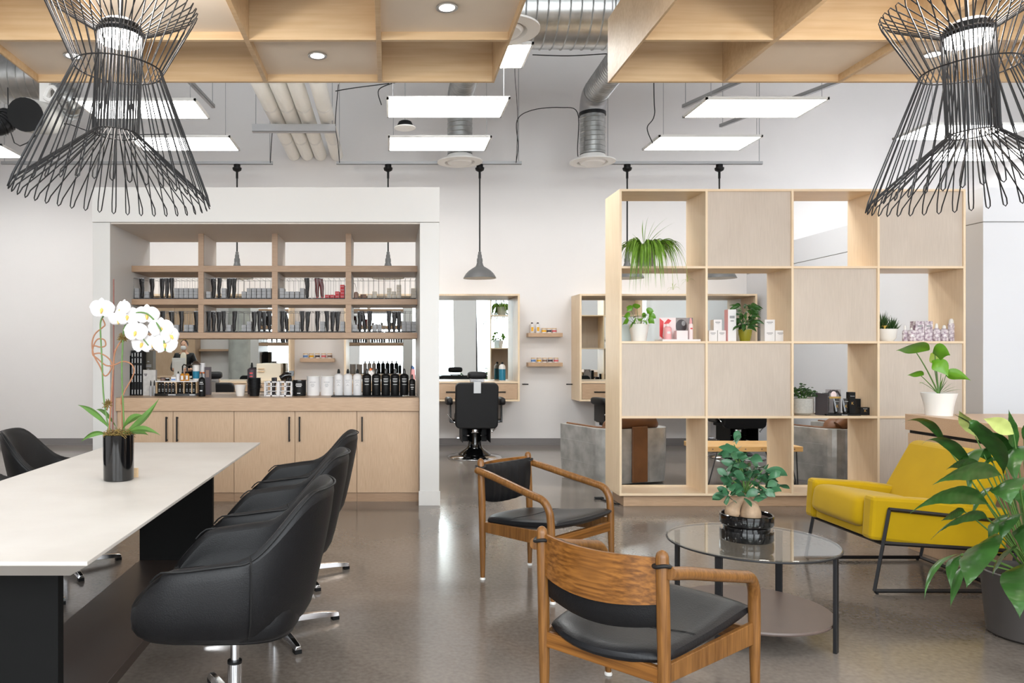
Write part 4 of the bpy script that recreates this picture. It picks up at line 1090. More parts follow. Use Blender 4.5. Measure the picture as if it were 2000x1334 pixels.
for k in range(80):
    a = random.uniform(0, 2 * pi); rr_ = random.uniform(0.03, 0.12); hz = random.uniform(0.12, 0.33)
    b0 = Vector((rr_ * cos(a) * 0.6, rr_ * sin(a) * 0.6, hz)); L = random.uniform(0.07, 0.11)
    e = b0 + Vector((cos(a) * L, sin(a) * L * 0.8, random.uniform(-0.07, 0.03)))
    m_.leaf(b0, e, random.uniform(0.028, 0.038), sag=0.025, n=7, fold=0.2, pk=0.45, pw=0.9, side=(random.uniform(-1, 1), random.uniform(-0.4, 0.4), random.uniform(-0.6, 1)))
for k in range(7):
    a = k * 0.9; stemtube(s_, (0.02 * cos(a), 0.02 * sin(a), 0.09), (0.06 * cos(a), 0.05 * sin(a), 0.3), 0.003)
part('leaves', m_, 'leafA', ol); part('stems', s_, 'stemg', ol)
# fourth column: succulent bowl, marbled bottles and cartons
su = thing('haworthia_bowl', 'spiky succulents in a white speckled bowl', 'potted plant', (ux(1731.5, 6.9), 6.9, S(2)))
part('bowl', MB().lathe([(0, 0), (0.05, 0), (0.075, 0.03), (0.083, 0.112), (0.076, 0.112), (0.07, 0.095), (0, 0.095)], n=30), 'pot_white', su)
part('soil', MB().lathe([(0, 0.096), (0.07, 0.096), (0.068, 0.1), (0, 0.1)], n=20), 'soil', su)
m_ = MB()
for (cx_, cy_, R_, n_) in ((-0.035, 0, 0.155, 42), (0.045, -0.01, 0.1, 34)):
    for k in range(n_):
        a = k * 2.4; el = radians(25 + 60 * k / n_); L = R_ * random.uniform(0.75, 1.0)
        b0 = Vector((cx_ + 0.01 * cos(a), cy_ + 0.01 * sin(a), 0.1 + 0.035 * k / n_))
        e = b0 + Vector((cos(a) * cos(el) * L * 0.85, sin(a) * cos(el) * L * 0.85, sin(el) * L))
        m_.leaf(b0, e, 0.014, sag=-0.005, n=5, fold=0.5, pk=0.3)
part('leaves', m_, 'leafD', su)
m_ = MB()
for k in range(16):
    a = k * 2.4; m_.leaf((-0.045, -0.045, 0.1), (-0.045 + 0.03 * cos(a), -0.045 + 0.02 * sin(a), 0.13), 0.01, n=4)
part('yellow_rosette', m_, 'lip', su)
bq = [(0.05, 0.02, 0.004), (0.035, 0.02, 0.004)]
bottle('marbled_bottle', 'slim marbled bottle next to the succulent bowl', 'bottle', (ux(1767.5, 6.88), 6.88, S(2)), 0.021, 0.085, 0.02, 0.009, 0.04, 'cluster', 'pot_white', 'marbled products', bq, 'mark')
bottle('marbled_bottle', 'round marbled bottle, second from the succulent bowl', 'bottle', (ux(1780, 6.86), 6.86, S(2)), 0.034, 0.085, 0.02, 0.009, 0.015, 'cluster', 'pot_white', 'marbled products', bq, 'mark')
wbox('marbled carton, left of the pair', 1788.5, 1805.5, 627.5, 667, m_='cluster', group='marbled products', name='marbled_carton')
wbox('marbled carton, right of the pair', 1806.5, 1822, 627.5, 667, m_='cluster', group='marbled products', name='marbled_carton')
bottle('marbled_bottle', 'white capped marbled bottle right of the carton pair', 'bottle', (ux(1829, 6.86), 6.86, S(2)), 0.029, 0.095, 0.025, 0.013, 0.04, 'cluster', 'pot_white', 'marbled products', bq, 'mark')
bottle('marbled_bottle', 'marbled bottle with flat cap left of the tall one', 'bottle', (ux(1844, 6.86), 6.86, S(2)), 0.032, 0.095, 0.02, 0.015, 0.03, 'cluster', 'pot_white', 'marbled products', bq, 'mark')
bottle('marbled_bottle', 'tallest marbled bottle beside the last carton', 'bottle', (ux(1858, 6.86), 6.86, S(2)), 0.026, 0.15, 0.012, 0.02, 0.04, 'cluster', 'pot_white', 'marbled products', bq, 'mark')
wbox('tall marbled carton at the end of the row', 1866, 1877, 624, 667, m_='cluster', group='marbled products', name='marbled_carton')
# third column, low shelf: jade plant and the black display
jp = thing('jade_plant', 'dense dark green jade plant in a round cement pot', 'potted plant', (ux(1567, 6.87), 6.87, S(1)))
part('pot', MB().lathe([(0, 0), (0.06, 0), (0.083, 0.02), (0.087, 0.06), (0.087, 0.15), (0.08, 0.15), (0.077, 0.13), (0, 0.13)], n=30), 'pot_cement', jp)
random.seed(9); m_ = MB()
for k in range(190):
    a = random.uniform(0, 2 * pi); q = random.random() ** 0.5
    c_ = Vector((0.115 * q * cos(a), 0.09 * q * sin(a), 0.165 + random.uniform(0, 0.11) * (1.1 - q * 0.7)))
    if k % 8 == 0: c_.x += 0.02; c_.z += 0.015
    R3 = Matrix.Translation(c_) @ Matrix.Rotation(random.uniform(0, 6), 4, 'Z') @ Matrix.Rotation(random.uniform(-1, 1), 4, 'X')
    m_.sell((0, 0, 0), (0.015, 0.011, 0.0035), 1, 1, 8, 5, T=R3)
part('leaves', m_, 'leafD', jp)
m_ = MB()
for k in range(9):
    a = k * 0.7; stemtube(m_, (0.02 * cos(a), 0.02 * sin(a), 0.13), (0.08 * cos(a), 0.06 * sin(a), 0.22), 0.004)
part('stems', m_, 'stemg', jp)
solo('small_white_card', MB().box(-0.012, 0.012, 0, 0.06, 0, 0.18), 'paperw', 'slim white carton between jade plant and black display', 'box', (ux(1588, 6.97), 6.97, S(1)))
kd = thing('black_display', 'black shelf display holding gold lettered products', 'display', (ux(1638, 6.87), 6.87, S(1)))
kw = 0.16
part('base', MB().box(-kw, kw * 0.9, -0.09, 0.1, 0, 0.014), 'black', kd, bevel=0.001)
part('side_card', MB().hexa([(-0.21, -0.0, 0.0), (-0.205, -0.0, 0.0), (-0.14, -0.08, 0.0), (-0.145, -0.08, 0.0), (-0.21, 0.0, 0.2), (-0.205, 0.0, 0.2), (-0.14, -0.08, 0.19), (-0.145, -0.08, 0.19)]), 'dkphoto', kd)
part('back_card', MB().box(-0.075, 0.06, 0.07, 0.074, 0.014, 0.225), 'photo', kd)
part('printed_face', MB().sell((-0.005, 0.068, 0.175), (0.026, 0.002, 0.034), 1, 1, 14, 8), 'palepink', kd)
part('printed_hair', MB().sell((-0.005, 0.0695, 0.2), (0.032, 0.002, 0.02), 1, 1, 14, 8).tube([(-0.07, 0.069, 0.165), (-0.045, 0.069, 0.2), (-0.03, 0.069, 0.215)], 0.008, 6).tube([(0.055, 0.069, 0.165), (0.035, 0.069, 0.2), (0.02, 0.069, 0.215)], 0.008, 6), 'dkphoto', kd)
part('gold_banner', MB().box(-0.075, 0.055, 0.06, 0.064, 0.142, 0.16), 'gold', kd)
text('lettering', 'Kérastase', kd, (0.0, -0.0905, 0.003), 0.013, 'markw')
# glossy products
def kprod(label, px, w_, h_, tubeshape=False, Y=6.83, z=0.014, word=True, d_=0.05, rowz=None):
    zz = S(1) + z
    if tubeshape:
        rings = []
        for i in range(7):
            t_ = i / 6; zq = 0.02 + (h_ - 0.02) * t_
            rings.append([Vector(((w_ / 2) * (0.8 + 0.25 * t_) * cos(2 * pi * q / 18), (0.018 * (1 - t_) + 0.003) * sin(2 * pi * q / 18), zq)) for q in range(18)])
        m2 = MB().loft(rings).lathe([(0, 0), (w_ * 0.33, 0), (w_ * 0.33, 0.02), (0, 0.02)], n=16)
    else:
        m2 = MB().box(-w_ / 2, w_ / 2, 0, d_, 0, h_)
    o = solo('black_gold_tube' if tubeshape else 'black_gold_carton', m2, 'gloss' if tubeshape else 'black', label, 'tube' if tubeshape else 'box', (ux(px, Y), Y, zz), 0, 'gold lettered products', bevel=0 if tubeshape else 0.001)
    yy = -0.019 if tubeshape else -0.001
    text('initial', 'K', o, (0, yy, h_ * 0.42), min(0.034, h_ * 0.45), 'gold')
    if word:
        text('lettering', 'Kérastase', o, (0, yy, h_ * 0.8), 0.0095, 'markw')
    return o
kprod('black tube with blue sheen at the left of the black display', 1613, 0.062, 0.185, True)
kprod('black jar tube in the middle of the black display, left of two', 1633, 0.05, 0.135, True)
kprod('black jar tube in the middle of the black display, right of two', 1650, 0.05, 0.135, True)
kprod('tall slim black carton at the right of the display', 1665, 0.054, 0.19, Y=6.85)
kprod('small black carton behind the lowest one at the right', 1685, 0.105, 0.075, Y=6.97, z=0.062)
o = solo('carton_riser', MB().box(-0.05, 0.05, 0, 0.06, 0, 0.062), 'black', 'plain black carton under the small gold lettered one', 'box', (ux(1685, 6.97), 6.97, S(1)))
kprod('small black carton standing lowest at the right', 1690, 0.085, 0.068, Y=6.84, z=0.0)

# ================================================================ behind the shelving: barber chairs, aviator chairs, bench
def rot_pts(pts, a): return [(x * cos(a) - y * sin(a), x * sin(a) + y * cos(a)) for x, y in pts]
def rrect(w_, h_, r_, n=6):
    out = []
    for cx_, cy_, a0 in ((w_ / 2 - r_, h_ / 2 - r_, 0), (-w_ / 2 + r_, h_ / 2 - r_, pi / 2), (-w_ / 2 + r_, -h_ / 2 + r_, pi), (w_ / 2 - r_, -h_ / 2 + r_, 1.5 * pi)):
        for k in range(n + 1):
            a = a0 + pi / 2 * k / n
            out.append((cx_ + r_ * cos(a), cy_ + r_ * sin(a)))
    return out
def barber(label, x, y, rz):
    t = thing('barber_chair', label, 'barber chair', (x, y, 0), rz, 'black barber chairs')
    part('base_disc', MB().lathe([(0, 0), (0.345, 0), (0.35, 0.012), (0.33, 0.03), (0.22, 0.045), (0.12, 0.06), (0, 0.06)], n=44), 'chrome', t)
    part('pedestal', MB().lathe([(0.21, 0.05), (0.19, 0.07), (0.13, 0.11), (0.1, 0.14), (0.09, 0.2), (0.085, 0.32), (0.06, 0.34), (0.06, 0.44), (0, 0.44)], n=32), 'gloss', t)
    part('collar', MB().lathe([(0.088, 0.33), (0.092, 0.34), (0.092, 0.385), (0.088, 0.39)], n=28).lathe([(0.0, 0.285), (0.16, 0.285), (0.16, 0.295), (0, 0.295)], n=28, sy=0.3), 'chrome', t)
    part('under_frame', MB().box(-0.19, 0.19, -0.2, 0.26, 0.40, 0.46).box(-0.18, -0.17, -0.22, 0.2, 0.22, 0.42).box(0.17, 0.18, -0.22, 0.2, 0.22, 0.42).box(-0.17, 0.17, 0.1, 0.12, 0.2, 0.42), 'black', t, bevel=0.003)
    part('seat', MB().sell((0, 0.05, 0.52), (0.25, 0.26, 0.07), 0.35, 0.5, 28, 12), 'leather', t)
    m_ = MB(); T_ = Matrix.Translation((0, -0.235, 0.69)) @ Matrix.Rotation(radians(6), 4, 'X')
    m_.prism(rrect(0.54, 0.58, 0.06), 'y', -0.045, 0.045, T=T_)
    part('backrest', m_, 'leather', t, bevel=0.015)
    part('back_plate', MB().box(-0.045, 0.045, -0.05, -0.046, 0.165, 0.31, T=T_), 'steel', t, 'steel plate on the back')
    part('headrest_post', MB().box(-0.09, 0.09, -0.03, 0.03, 0.3, 0.36, T=T_), 'chrome', t, bevel=0.006)
    part('headrest', MB().sell((0, 0.0, 0.385), (0.12, 0.06, 0.045), 0.35, 0.5, 24, 10, T=T_), 'leather', t)
    for s_ in (-1, 1):
        part('armrest', MB().sell((s_ * 0.335, -0.02, 0.735), (0.045, 0.19, 0.05), 0.5, 0.6, 18, 10), 'leather', t)
        part('arm_support', MB().box(s_ * 0.325 - 0.012, s_ * 0.325 + 0.012, -0.17, 0.12, 0.47, 0.70).box(min(s_ * 0.24, s_ * 0.325), max(s_ * 0.24, s_ * 0.325), -0.1, 0.1, 0.46, 0.5), 'gloss', t, bevel=0.008)
    part('side_lever', MB().tube([(-0.2, -0.1, 0.43), (-0.3, -0.22, 0.5), (-0.37, -0.24, 0.58)], 0.01, 8).tube([(0.2, -0.1, 0.43), (0.24, -0.22, 0.4), (0.19, -0.24, 0.36)], 0.01, 8), 'chrome', t)
    part('foot_rest', MB().box(-0.2, 0.2, 0.38, 0.5, 0.2, 0.23).box(-0.16, -0.13, 0.22, 0.42, 0.2, 0.42).box(0.13, 0.16, 0.22, 0.42, 0.2, 0.42), 'chrome', t, bevel=0.006)
    return t
bc = barber('black barber chair seen whole from behind between the two units', 1.105, 9.93, 0)
dup(bc, (4.49, 9.93, 0), 0, 'black barber chair behind the pine bench')
dup(bc, (3.02, 9.95, 0), radians(12), 'black barber chair behind the tan leather and metal chair')
dup(bc, (-2.22, 9.93, 0), 0, 'black barber chair seen over the colour bar worktop')
def aviator(label, x, y, rz, name='metal_armchair'):
    t = thing(name, label, 'armchair', (x, y, 0), rz, 'riveted metal armchairs')
    R_ = 0.16; w_ = 0.42
    outl = [(w_, 0.4), (w_, -0.25)] + [(w_ - R_ + R_ * cos(a), -0.25 - R_ * sin(a)) for a in [pi / 2 * k / 6 for k in range(1, 7)]] 
    outl += [(-p[0], p[1]) for p in outl[::-1]]
    inn = [(p[0] * 0.72, p[1] * 0.72 + 0.115 if p[1] < 0.39 else p[1]) for p in outl]
    rings = []
    for z in (0.02, 0.3, 0.58):
        s_ = 0.97 if z < 0.1 else 1.0
        rings.append([Vector((p[0] * s_, p[1] * s_, z)) for p in outl] + [Vector((p[0], p[1], z)) for p in inn[::-1]])
    part('metal_shell', MB().loft(rings, smooth=False), 'alu', t, bevel=0.004)
    rv = MB()
    for k in range(46):
        zz = 0.05 + 0.011 * k
        for xx in (-0.3, -0.12, 0.12, 0.3):
            rv.sell((xx, -0.41 if abs(xx) < 0.2 else -0.395, zz), (0.0035, 0.0035, 0.0035), 1, 1, 6, 4)
    for k in range(40):
        for yy in (0.2, 0.42):
            rv.sell((-w_ - 0.001, -0.24 + 0.016 * k, yy), (0.0035, 0.0035, 0.0035), 1, 1, 6, 4)
            rv.sell((w_ + 0.001, -0.24 + 0.016 * k, yy), (0.0035, 0.0035, 0.0035), 1, 1, 6, 4)
    part('rivets', rv, 'steel', t)
    rim = [Vector((p[0] * 0.87, p[1] * 0.87 + (0.055 if p[1] < 0.39 else 0), 0.585)) for p in outl]
    part('leather_rim', MB().tube(rim, 0.011, 8), 'brownleather', t)
    part('back_strap', MB().box(-0.095, 0.095, -0.425, -0.405, 0.03, 0.6), 'brownleather', t, 'brown leather strap down the back', bevel=0.008)
    m_ = MB().tube([(-0.25, -0.3, 0.6), (-0.2, -0.33, 0.65), (0.2, -0.33, 0.65), (0.25, -0.3, 0.6)], [0.06, 0.085, 0.085, 0.06], 18)
    part('head_roll', m_, 'brownleather', t)
    part('back_cushion', MB().sell((0, -0.2, 0.48), (0.27, 0.1, 0.2), 0.4, 0.5, 24, 12), 'brownleather', t)
    part('seat_cushion', MB().sell((0, 0.1, 0.36), (0.28, 0.3, 0.08), 0.35, 0.5, 24, 12), 'brownleather', t)
    return t
av = aviator('riveted metal and tan leather armchair behind the left column of the shelving', 2.42, 8.24, radians(20))
dup(av, (4.70, 8.25, 0), radians(26), 'riveted metal armchair behind the third column of the shelving')
bn = thing('pine_bench', 'thick pine bench on black hairpin legs behind the shelving', 'bench', (3.57, 7.78, 0))
part('top', MB().box(-0.485, 0.485, -0.26, 0.26, 0.385, 0.435), 'butcher', bn, bevel=0.004)
m_ = MB()
for k in range(6):
    m_.sell((-0.4 + 0.16 * k, -0.26, 0.41), (0.007, 0.002, 0.007), 1, 1, 10, 5)
part('bolt_heads', m_, 'brownlab', bn)
for sx_ in (-1, 1):
    for sy_ in (-1, 1):
        x_, y_ = sx_ * 0.42, sy_ * 0.2
        m_ = MB().tube([(x_ - sx_ * 0.09, y_, 0.385), (x_ + sx_ * 0.02, y_ + sy_ * 0.02, 0.006), (x_ + sx_ * 0.035, y_ + sy_ * 0.02, 0.006), (x_ + sx_ * 0.03, y_, 0.385)], 0.006, 8)
        m_.tube([(x_, y_ - sy_ * 0.08, 0.385), (x_ + sx_ * 0.03, y_ + sy_ * 0.015, 0.006)], 0.006, 8)
        part('leg', m_, 'blackmetal', bn)

# ================================================================ reception desk and its plant
dk = thing('reception_desk', 'oak reception desk with a dark shadow groove behind the yellow armchair', 'desk', (3.58, 5.33, 0))
part('body', MB().box(0.012, 1.6, -3.0, -0.012, 0.0, 0.80), 'oak', dk, bevel=0.002)
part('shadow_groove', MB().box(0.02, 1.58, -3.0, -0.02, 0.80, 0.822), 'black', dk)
part('upper_band', MB().box(0, 1.6, -3.0, 0, 0.822, 0.93), 'oakx', dk, bevel=0.002)
mp_ = thing('monstera_plant', 'young monstera with broad bright leaves in a white flared pot on the desk', 'potted plant', (3.722, 5.2, 0.93))
part('pot', MB().lathe([(0, 0), (0.078, 0), (0.084, 0.06), (0.092, 0.1), (0.106, 0.152), (0.1, 0.152), (0.094, 0.135), (0, 0.135)], n=36), 'pot_white', mp_)
part('soil', MB().lathe([(0, 0.136), (0.094, 0.136), (0, 0.142)], n=24), 'soil', mp_)
BP = Vector((3.722, 5.2, 0.93))
def q_(px, py, dy=0.0): return P(px, py, 5.2 + dy) - BP
st = MB(); lf = MB(); lp = MB()
root_ = Vector((0, 0, 0.14))
def big(mb, a, b, w_, **k): mb.leaf(a, b, w_, n=12, across=5, **k)
stemtube(st, root_, q_(1790, 689), 0.005, 0.03)
big(lf, q_(1815, 684, 0.05), q_(1750, 685, -0.12), 0.13, sag=0.035, side=(0.15, -0.6, 0.5), pk=0.42, fold=0.12)
stemtube(st, root_, q_(1826, 692), 0.0055, 0.0)
big(lf, q_(1822, 690, -0.02), q_(1856, 694, -0.14), 0.12, sag=0.035, side=(0, -0.4, 0.9), pk=0.45, fold=0.12)
big(lp, q_(1818, 690, 0.06), q_(1843, 708, 0.02), 0.11, sag=0.0, side=(0.3, 0.1, 1), pk=0.45)
stemtube(st, root_, q_(1822, 700, 0.05), 0.004, 0.0)
big(lf, q_(1820, 705, -0.03), q_(1852, 735, -0.1), 0.12, sag=0.04, side=(0.6, 0.2, 0.8), pk=0.5)
big(lf, q_(1845, 728, -0.02), q_(1896, 743, -0.08), 0.085, sag=0.02, side=(0.2, -0.5, 0.8), pk=0.35, fold=0.18)
stemtube(st, root_, q_(1848, 732), 0.003, -0.01)
stemtube(st, root_, q_(1838, 730), 0.003, -0.01)
stemtube(st, root_, q_(1799, 734), 0.004, 0.01)
big(lf, q_(1804, 733), q_(1772, 733, -0.06), 0.065, sag=0.02, side=(0.1, -0.6, 0.6), pk=0.4)
stemtube(st, root_, q_(1796, 746), 0.002, 0.02)
lf.leaf(q_(1809, 747), q_(1794, 750, -0.03), 0.012, sag=0.01)
for k in range(5):
    lf.leaf(root_, root_ + Vector((0.03 + 0.018 * k, -0.02 * k, 0.12 - 0.02 * k)), 0.018, sag=0.02)
part('stems', st, 'stemg', mp_); part('leaves', lf, 'leafB', mp_); part('young_leaf', lp, 'stemy', mp_, 'pale yellow green young leaf')
M['tableshelf'] = mat('brown_shelf', (98, 84, 78), 0.4, noise=0.1, nscale=6)
# ================================================================ teak lounge chairs
def spline(pts, k=6):
    P_ = [Vector(p) for p in pts]; out = []
    for i in range(len(P_) - 1):
        a = P_[max(i - 1, 0)]; b = P_[i]; c = P_[i + 1]; d_ = P_[min(i + 2, len(P_) - 1)]
        for q in range(k):
            t = q / k
            out.append(0.5 * ((2 * b) + (c - a) * t + (2 * a - 5 * b + 4 * c - d_) * t * t + (3 * b - a - 3 * c + d_) * t ** 3))
    out.append(P_[-1])
    return out
def lounge(label, loc, rz):
    # forward is +x; rear posts at x = -0.26, front legs at x = +0.27
    t = thing('lounge_chair', label, 'armchair', loc, rz, 'teak lounge chairs')
    XB, XF, WB, WF = -0.26, 0.275, 0.232, 0.30
    for s_ in (-1, 1):
        pts = [(XB - 0.0, s_ * WB, 0.012), (XB, s_ * WB, 0.2), (XB - 0.005, s_ * WB, 0.45), (XB - 0.015, s_ * WB, 0.70), (XB - 0.0152, s_ * WB, 0.712), (XB - 0.0154, s_ * WB, 0.719), (XB - 0.0155, s_ * WB, 0.722)]
        part('rear_post', MB().tube(pts, [0.013, 0.019, 0.0215, 0.0205, 0.017, 0.010, 0.003], 16), 'teak', t)
        # front leg + arm in one bent stick
        arm_ = spline([(XF + 0.012, s_ * WF, 0.012), (XF + 0.006, s_ * WF, 0.2), (XF, s_ * WF, 0.42), (XF - 0.012, s_ * (WF + 0.003), 0.50), (XF - 0.05, s_ * (WF + 0.004), 0.548), (XF - 0.12, s_ * (WF + 0.002), 0.566), (0.0, s_ * (WF - 0.016), 0.598), (-0.16, s_ * (WB + 0.036), 0.632), (XB + 0.0, s_ * (WB + 0.03), 0.650), (XB - 0.02, s_ * (WB + 0.028), 0.654)], 5)
        n_ = len(arm_)
        rr_ = [0.0125 + 0.009 * min(1, i / 9) for i in range(n_)]
        rr_[-1] = 0.012
        part('arm_and_front_leg', MB().tube(arm_, rr_, 16), 'teak', t)
        m_ = MB().hexa([(XB + 0.01, s_ * (WB - 0.013), 0.285), (XF - 0.01, s_ * (WF - 0.013), 0.30), (XF - 0.01, s_ * (WF + 0.004), 0.30), (XB + 0.01, s_ * (WB + 0.004), 0.285), (XB + 0.01, s_ * (WB - 0.013), 0.345), (XF - 0.01, s_ * (WF - 0.013), 0.38), (XF - 0.01, s_ * (WF + 0.004), 0.38), (XB + 0.01, s_ * (WB + 0.004), 0.345)])
        part('side_rail', m_, 'teak', t, bevel=0.003)
    for x_, w_, z_ in ((XB, WB, 0.285), (XF, WF, 0.30)):
        part('cross_rail', MB().box(x_ - 0.011, x_ + 0.011, -w_ + 0.012, w_ - 0.012, z_, z_ + 0.055), 'teakx', t, bevel=0.003)
    for x_, w_ in ((XB, WB), (XF + 0.012, WF)):
        for s_ in (-1, 1):
            part('floor_glide', MB().lathe([(0, 0), (0.016, 0), (0.017, 0.006), (0.013, 0.014), (0, 0.014)], (x_, s_ * w_, 0), 16), 'pot_white', t, 'white floor glide')
    # curved plywood back, bulging rearwards
    def curve(z, off, n=16):
        return [Vector((XB - 0.012 - 0.055 * (1 - (2 * i / n - 1) ** 2) + off, -WB + 0.012 + (2 * WB - 0.024) * i / n, z)) for i in range(n + 1)]
    m_ = MB(); ring = []
    N_ = 16
    for i in range(N_ + 1):
        f = curve(0.53, 0.006, N_)[i]; b_ = curve(0.53, -0.006, N_)[i]
        u = 2 * i / N_ - 1
        zt_ = 0.695 - 0.004 * (1 - u * u); zb_ = 0.545 - 0.022 * (1 - u * u)
        ring.append([Vector((f.x, f.y, zb_)), Vector((f.x, f.y, zt_)), Vector((b_.x, b_.y, zt_)), Vector((b_.x, b_.y, zb_))])
    m_.loft(ring)
    part('curved_back', m_, 'teakx', t)
    # leather cushion slung in front of the back, with straps
    m_ = MB(); rings = []
    for i in range(21):
        u = 2 * i / 20 - 1
        y_ = u * (WB - 0.004)
        xb_ = XB - 0.012 - 0.055 * (1 - u * u) + 0.012
        th = 0.006 + 0.05 * (1 - abs(u) ** 4)
        wr_ = 0.004 * sin(i * 2.3)
        ztop = 0.69 - 0.01 * (1 - u * u); zbot = 0.47 - 0.035 * (1 - u * u)
        rr = []
        for k in range(14):
            a = 2 * pi * k / 14
            rr.append(Vector((xb_ + th * 0.5 + th * 0.5 * math.copysign(abs(cos(a)) ** 0.7, cos(a)) + wr_ * (cos(a) > 0), y_, (ztop + zbot) / 2 + (ztop - zbot) / 2 * math.copysign(abs(sin(a)) ** 0.75, sin(a)))))
        rings.append(rr)
    m_.loft(rings)
    part('back_cushion', m_, 'leather', t)
    for s_ in (-1, 1):
        pts = [(XB - 0.014 + 0.024 * cos(a), s_ * WB + 0.024 * sin(a), 0.672 + 0.004 * sin(a * 2)) for a in [2 * pi * k / 16 for k in range(16)]]
        part('strap', MB().tube(pts, 0.0095, 8, loop=True, flat=0.7), 'seam', t, 'black leather strap')
    # saddle seat
    m_ = MB(); rings = []
    def surf(u, v, top):          # u along x 0..1, v across -1..1
        x_ = XB + 0.03 + (XF - XB - 0.012) * u - 0.085 * (1 - v * v) * (1 - u) ** 2 + 0.03 * (1 - v * v) * u * u
        w_ = (WB - 0.008) + (WF - WB - 0.006) * u
        cz = 0.356 + 0.062 * (u ** 1.5) - 0.02 * sin(pi * u) + 0.02 * abs(v) ** 2 * sin(pi * u) - 0.012 * (1 - v * v) * (1 - u)
        e = max(0.0, 1 - abs(2 * u - 1) ** 6) * max(0.0, 1 - abs(v) ** 6)
        th = 0.034 * (e ** 0.35)
        return Vector((x_, w_ * v, cz + (th * 1.1 if top else -th * 0.75)))
    n_ = 18
    for i in range(n_ + 1):
        u = 0.5 - 0.5 * cos(pi * i / n_)
        top = [surf(u, -cos(pi * k / 16), True) for k in range(17)]
        bot = [surf(u, cos(pi * k / 16), False) for k in range(1, 16)]
        rings.append(top + bot)
    m_.loft(rings, smooth=True)
    st_ = part('seat_pad', m_, 'leather2', t)
    sm = MB()
    for u in (0.36, 0.375):
        sm.tube([surf(u, -0.93 + 1.86 * k / 14, True) + Vector((0, 0, 0.0005)) for k in range(15)], 0.0013, 5)
    part('seam', sm, 'seam', st_)
    return t
lc = lounge('teak lounge chair with black leather, nearer one seen from behind', (0.915, 2.81, 0), radians(43))
dup(lc, (0.905, 4.55, 0), radians(-47), 'teak lounge chair with black leather, further one facing the glass table')

# ================================================================ glass coffee table with ficus
ct = thing('coffee_table', 'round glass coffee table on four flat black legs with a brown lower shelf', 'coffee table', (1.755, 3.725, 0))
part('glass_top', MB().lathe([(0.0, 0.438), (0.382, 0.438), (0.384, 0.442), (0.382, 0.446), (0, 0.446)], n=72), 'glass', ct)
part('rim', MB().tube([(0.384 * cos(a), 0.384 * sin(a), 0.436) for a in [2 * pi * k / 72 for k in range(72)]], 0.0045, 8, loop=True), 'blackmetal', ct)
part('lower_shelf', MB().lathe([(0, 0.105), (0.355, 0.105), (0.358, 0.112), (0.355, 0.12), (0, 0.12)], n=64), 'tableshelf', ct, 'dark brown lower shelf')
for k, a in enumerate((radians(-46), radians(44), radians(134), radians(-136))):
    T_ = Matrix.Rotation(a, 4, 'Z')
    part('leg', MB().box(0.362, 0.378, -0.016, 0.016, 0, 0.434, T=T_), 'blackmetal', ct, bevel=0.002)
fp = thing('ficus_bonsai', 'ficus bonsai with swollen roots in a glossy black two-tier pot', 'potted plant', (1.74, 3.74, 0.446))
part('saucer', MB().lathe([(0, 0), (0.118, 0), (0.122, 0.006), (0.122, 0.05), (0.112, 0.052), (0, 0.05)], n=48), 'gloss', fp)
part('pot', MB().lathe([(0, 0.0505), (0.106, 0.0505), (0.108, 0.066), (0.119, 0.074), (0.122, 0.08), (0.122, 0.122), (0.117, 0.125), (0.113, 0.122), (0.112, 0.105), (0, 0.105)], n=48), 'gloss', fp)
part('soil', MB().lathe([(0, 0.106), (0.111, 0.106), (0.09, 0.112), (0.0, 0.115)], n=32), 'soil', fp)
m_ = MB()
m_.tube(spline([(-0.07, 0.0, 0.10), (-0.068, 0, 0.135), (-0.05, 0, 0.165), (-0.03, 0, 0.185), (-0.012, 0, 0.21)], 4), [0.02, 0.028, 0.032, 0.035, 0.036, 0.034, 0.03, 0.027, 0.024, 0.022, 0.02, 0.018, 0.017, 0.016, 0.015, 0.014, 0.013], 14)
m_.tube(spline([(0.01, -0.02, 0.10), (0.012, -0.015, 0.14), (0.005, -0.01, 0.175), (-0.005, 0, 0.2), (-0.012, 0, 0.225)], 4), [0.045, 0.047, 0.048, 0.048, 0.046, 0.043, 0.04, 0.036, 0.033, 0.029, 0.026, 0.023, 0.021, 0.019, 0.017, 0.016, 0.015], 16)
m_.tube([(0.05, 0.02, 0.10), (0.035, 0.02, 0.14), (0.01, 0.01, 0.18)], [0.018, 0.028, 0.02], 12)
part('trunk', m_, 'root', fp)
m_ = MB()
tips = [(-0.09, 0, 0.30), (-0.07, -0.03, 0.40), (0.0, -0.05, 0.33), (0.07, -0.02, 0.34), (0.1, 0.0, 0.30), (0.03, 0.05, 0.34), (-0.03, 0.05, 0.37), (-0.1, -0.02, 0.25), (0.05, -0.06, 0.26), (-0.02, -0.06, 0.25), (-0.06, 0.0, 0.46)]
for tp in tips:
    m_.tube(spline([(-0.01, 0, 0.21), (tp[0] * 0.35, tp[1] * 0.4, 0.21 + (tp[2] - 0.21) * 0.5), tp], 4), [0.006, 0.0055, 0.005, 0.0045, 0.004, 0.0035, 0.003, 0.003, 0.002], 6)
part('branches', m_, 'stemg', fp)
random.seed(21); m_ = MB()
for tp in tips:
    for k in range(11 if tp[2] < 0.44 else 4):
        a = k * 2.4 + tp[0] * 20; el = random.uniform(-0.5, 0.7); L = random.uniform(0.05, 0.08)
        b0 = Vector(tp) + Vector((random.uniform(-0.03, 0.03), random.uniform(-0.03, 0.03), random.uniform(-0.05, 0.01)))
        e = b0 + Vector((cos(a) * cos(el) * L, sin(a) * cos(el) * L, sin(el) * L))
        m_.leaf(b0, e, random.uniform(0.036, 0.046), sag=0.014, n=8, fold=0.12, pk=0.58, pw=0.8, side=(random.uniform(-1, 1), random.uniform(-0.5, 0.5), random.uniform(-0.3, 1)))
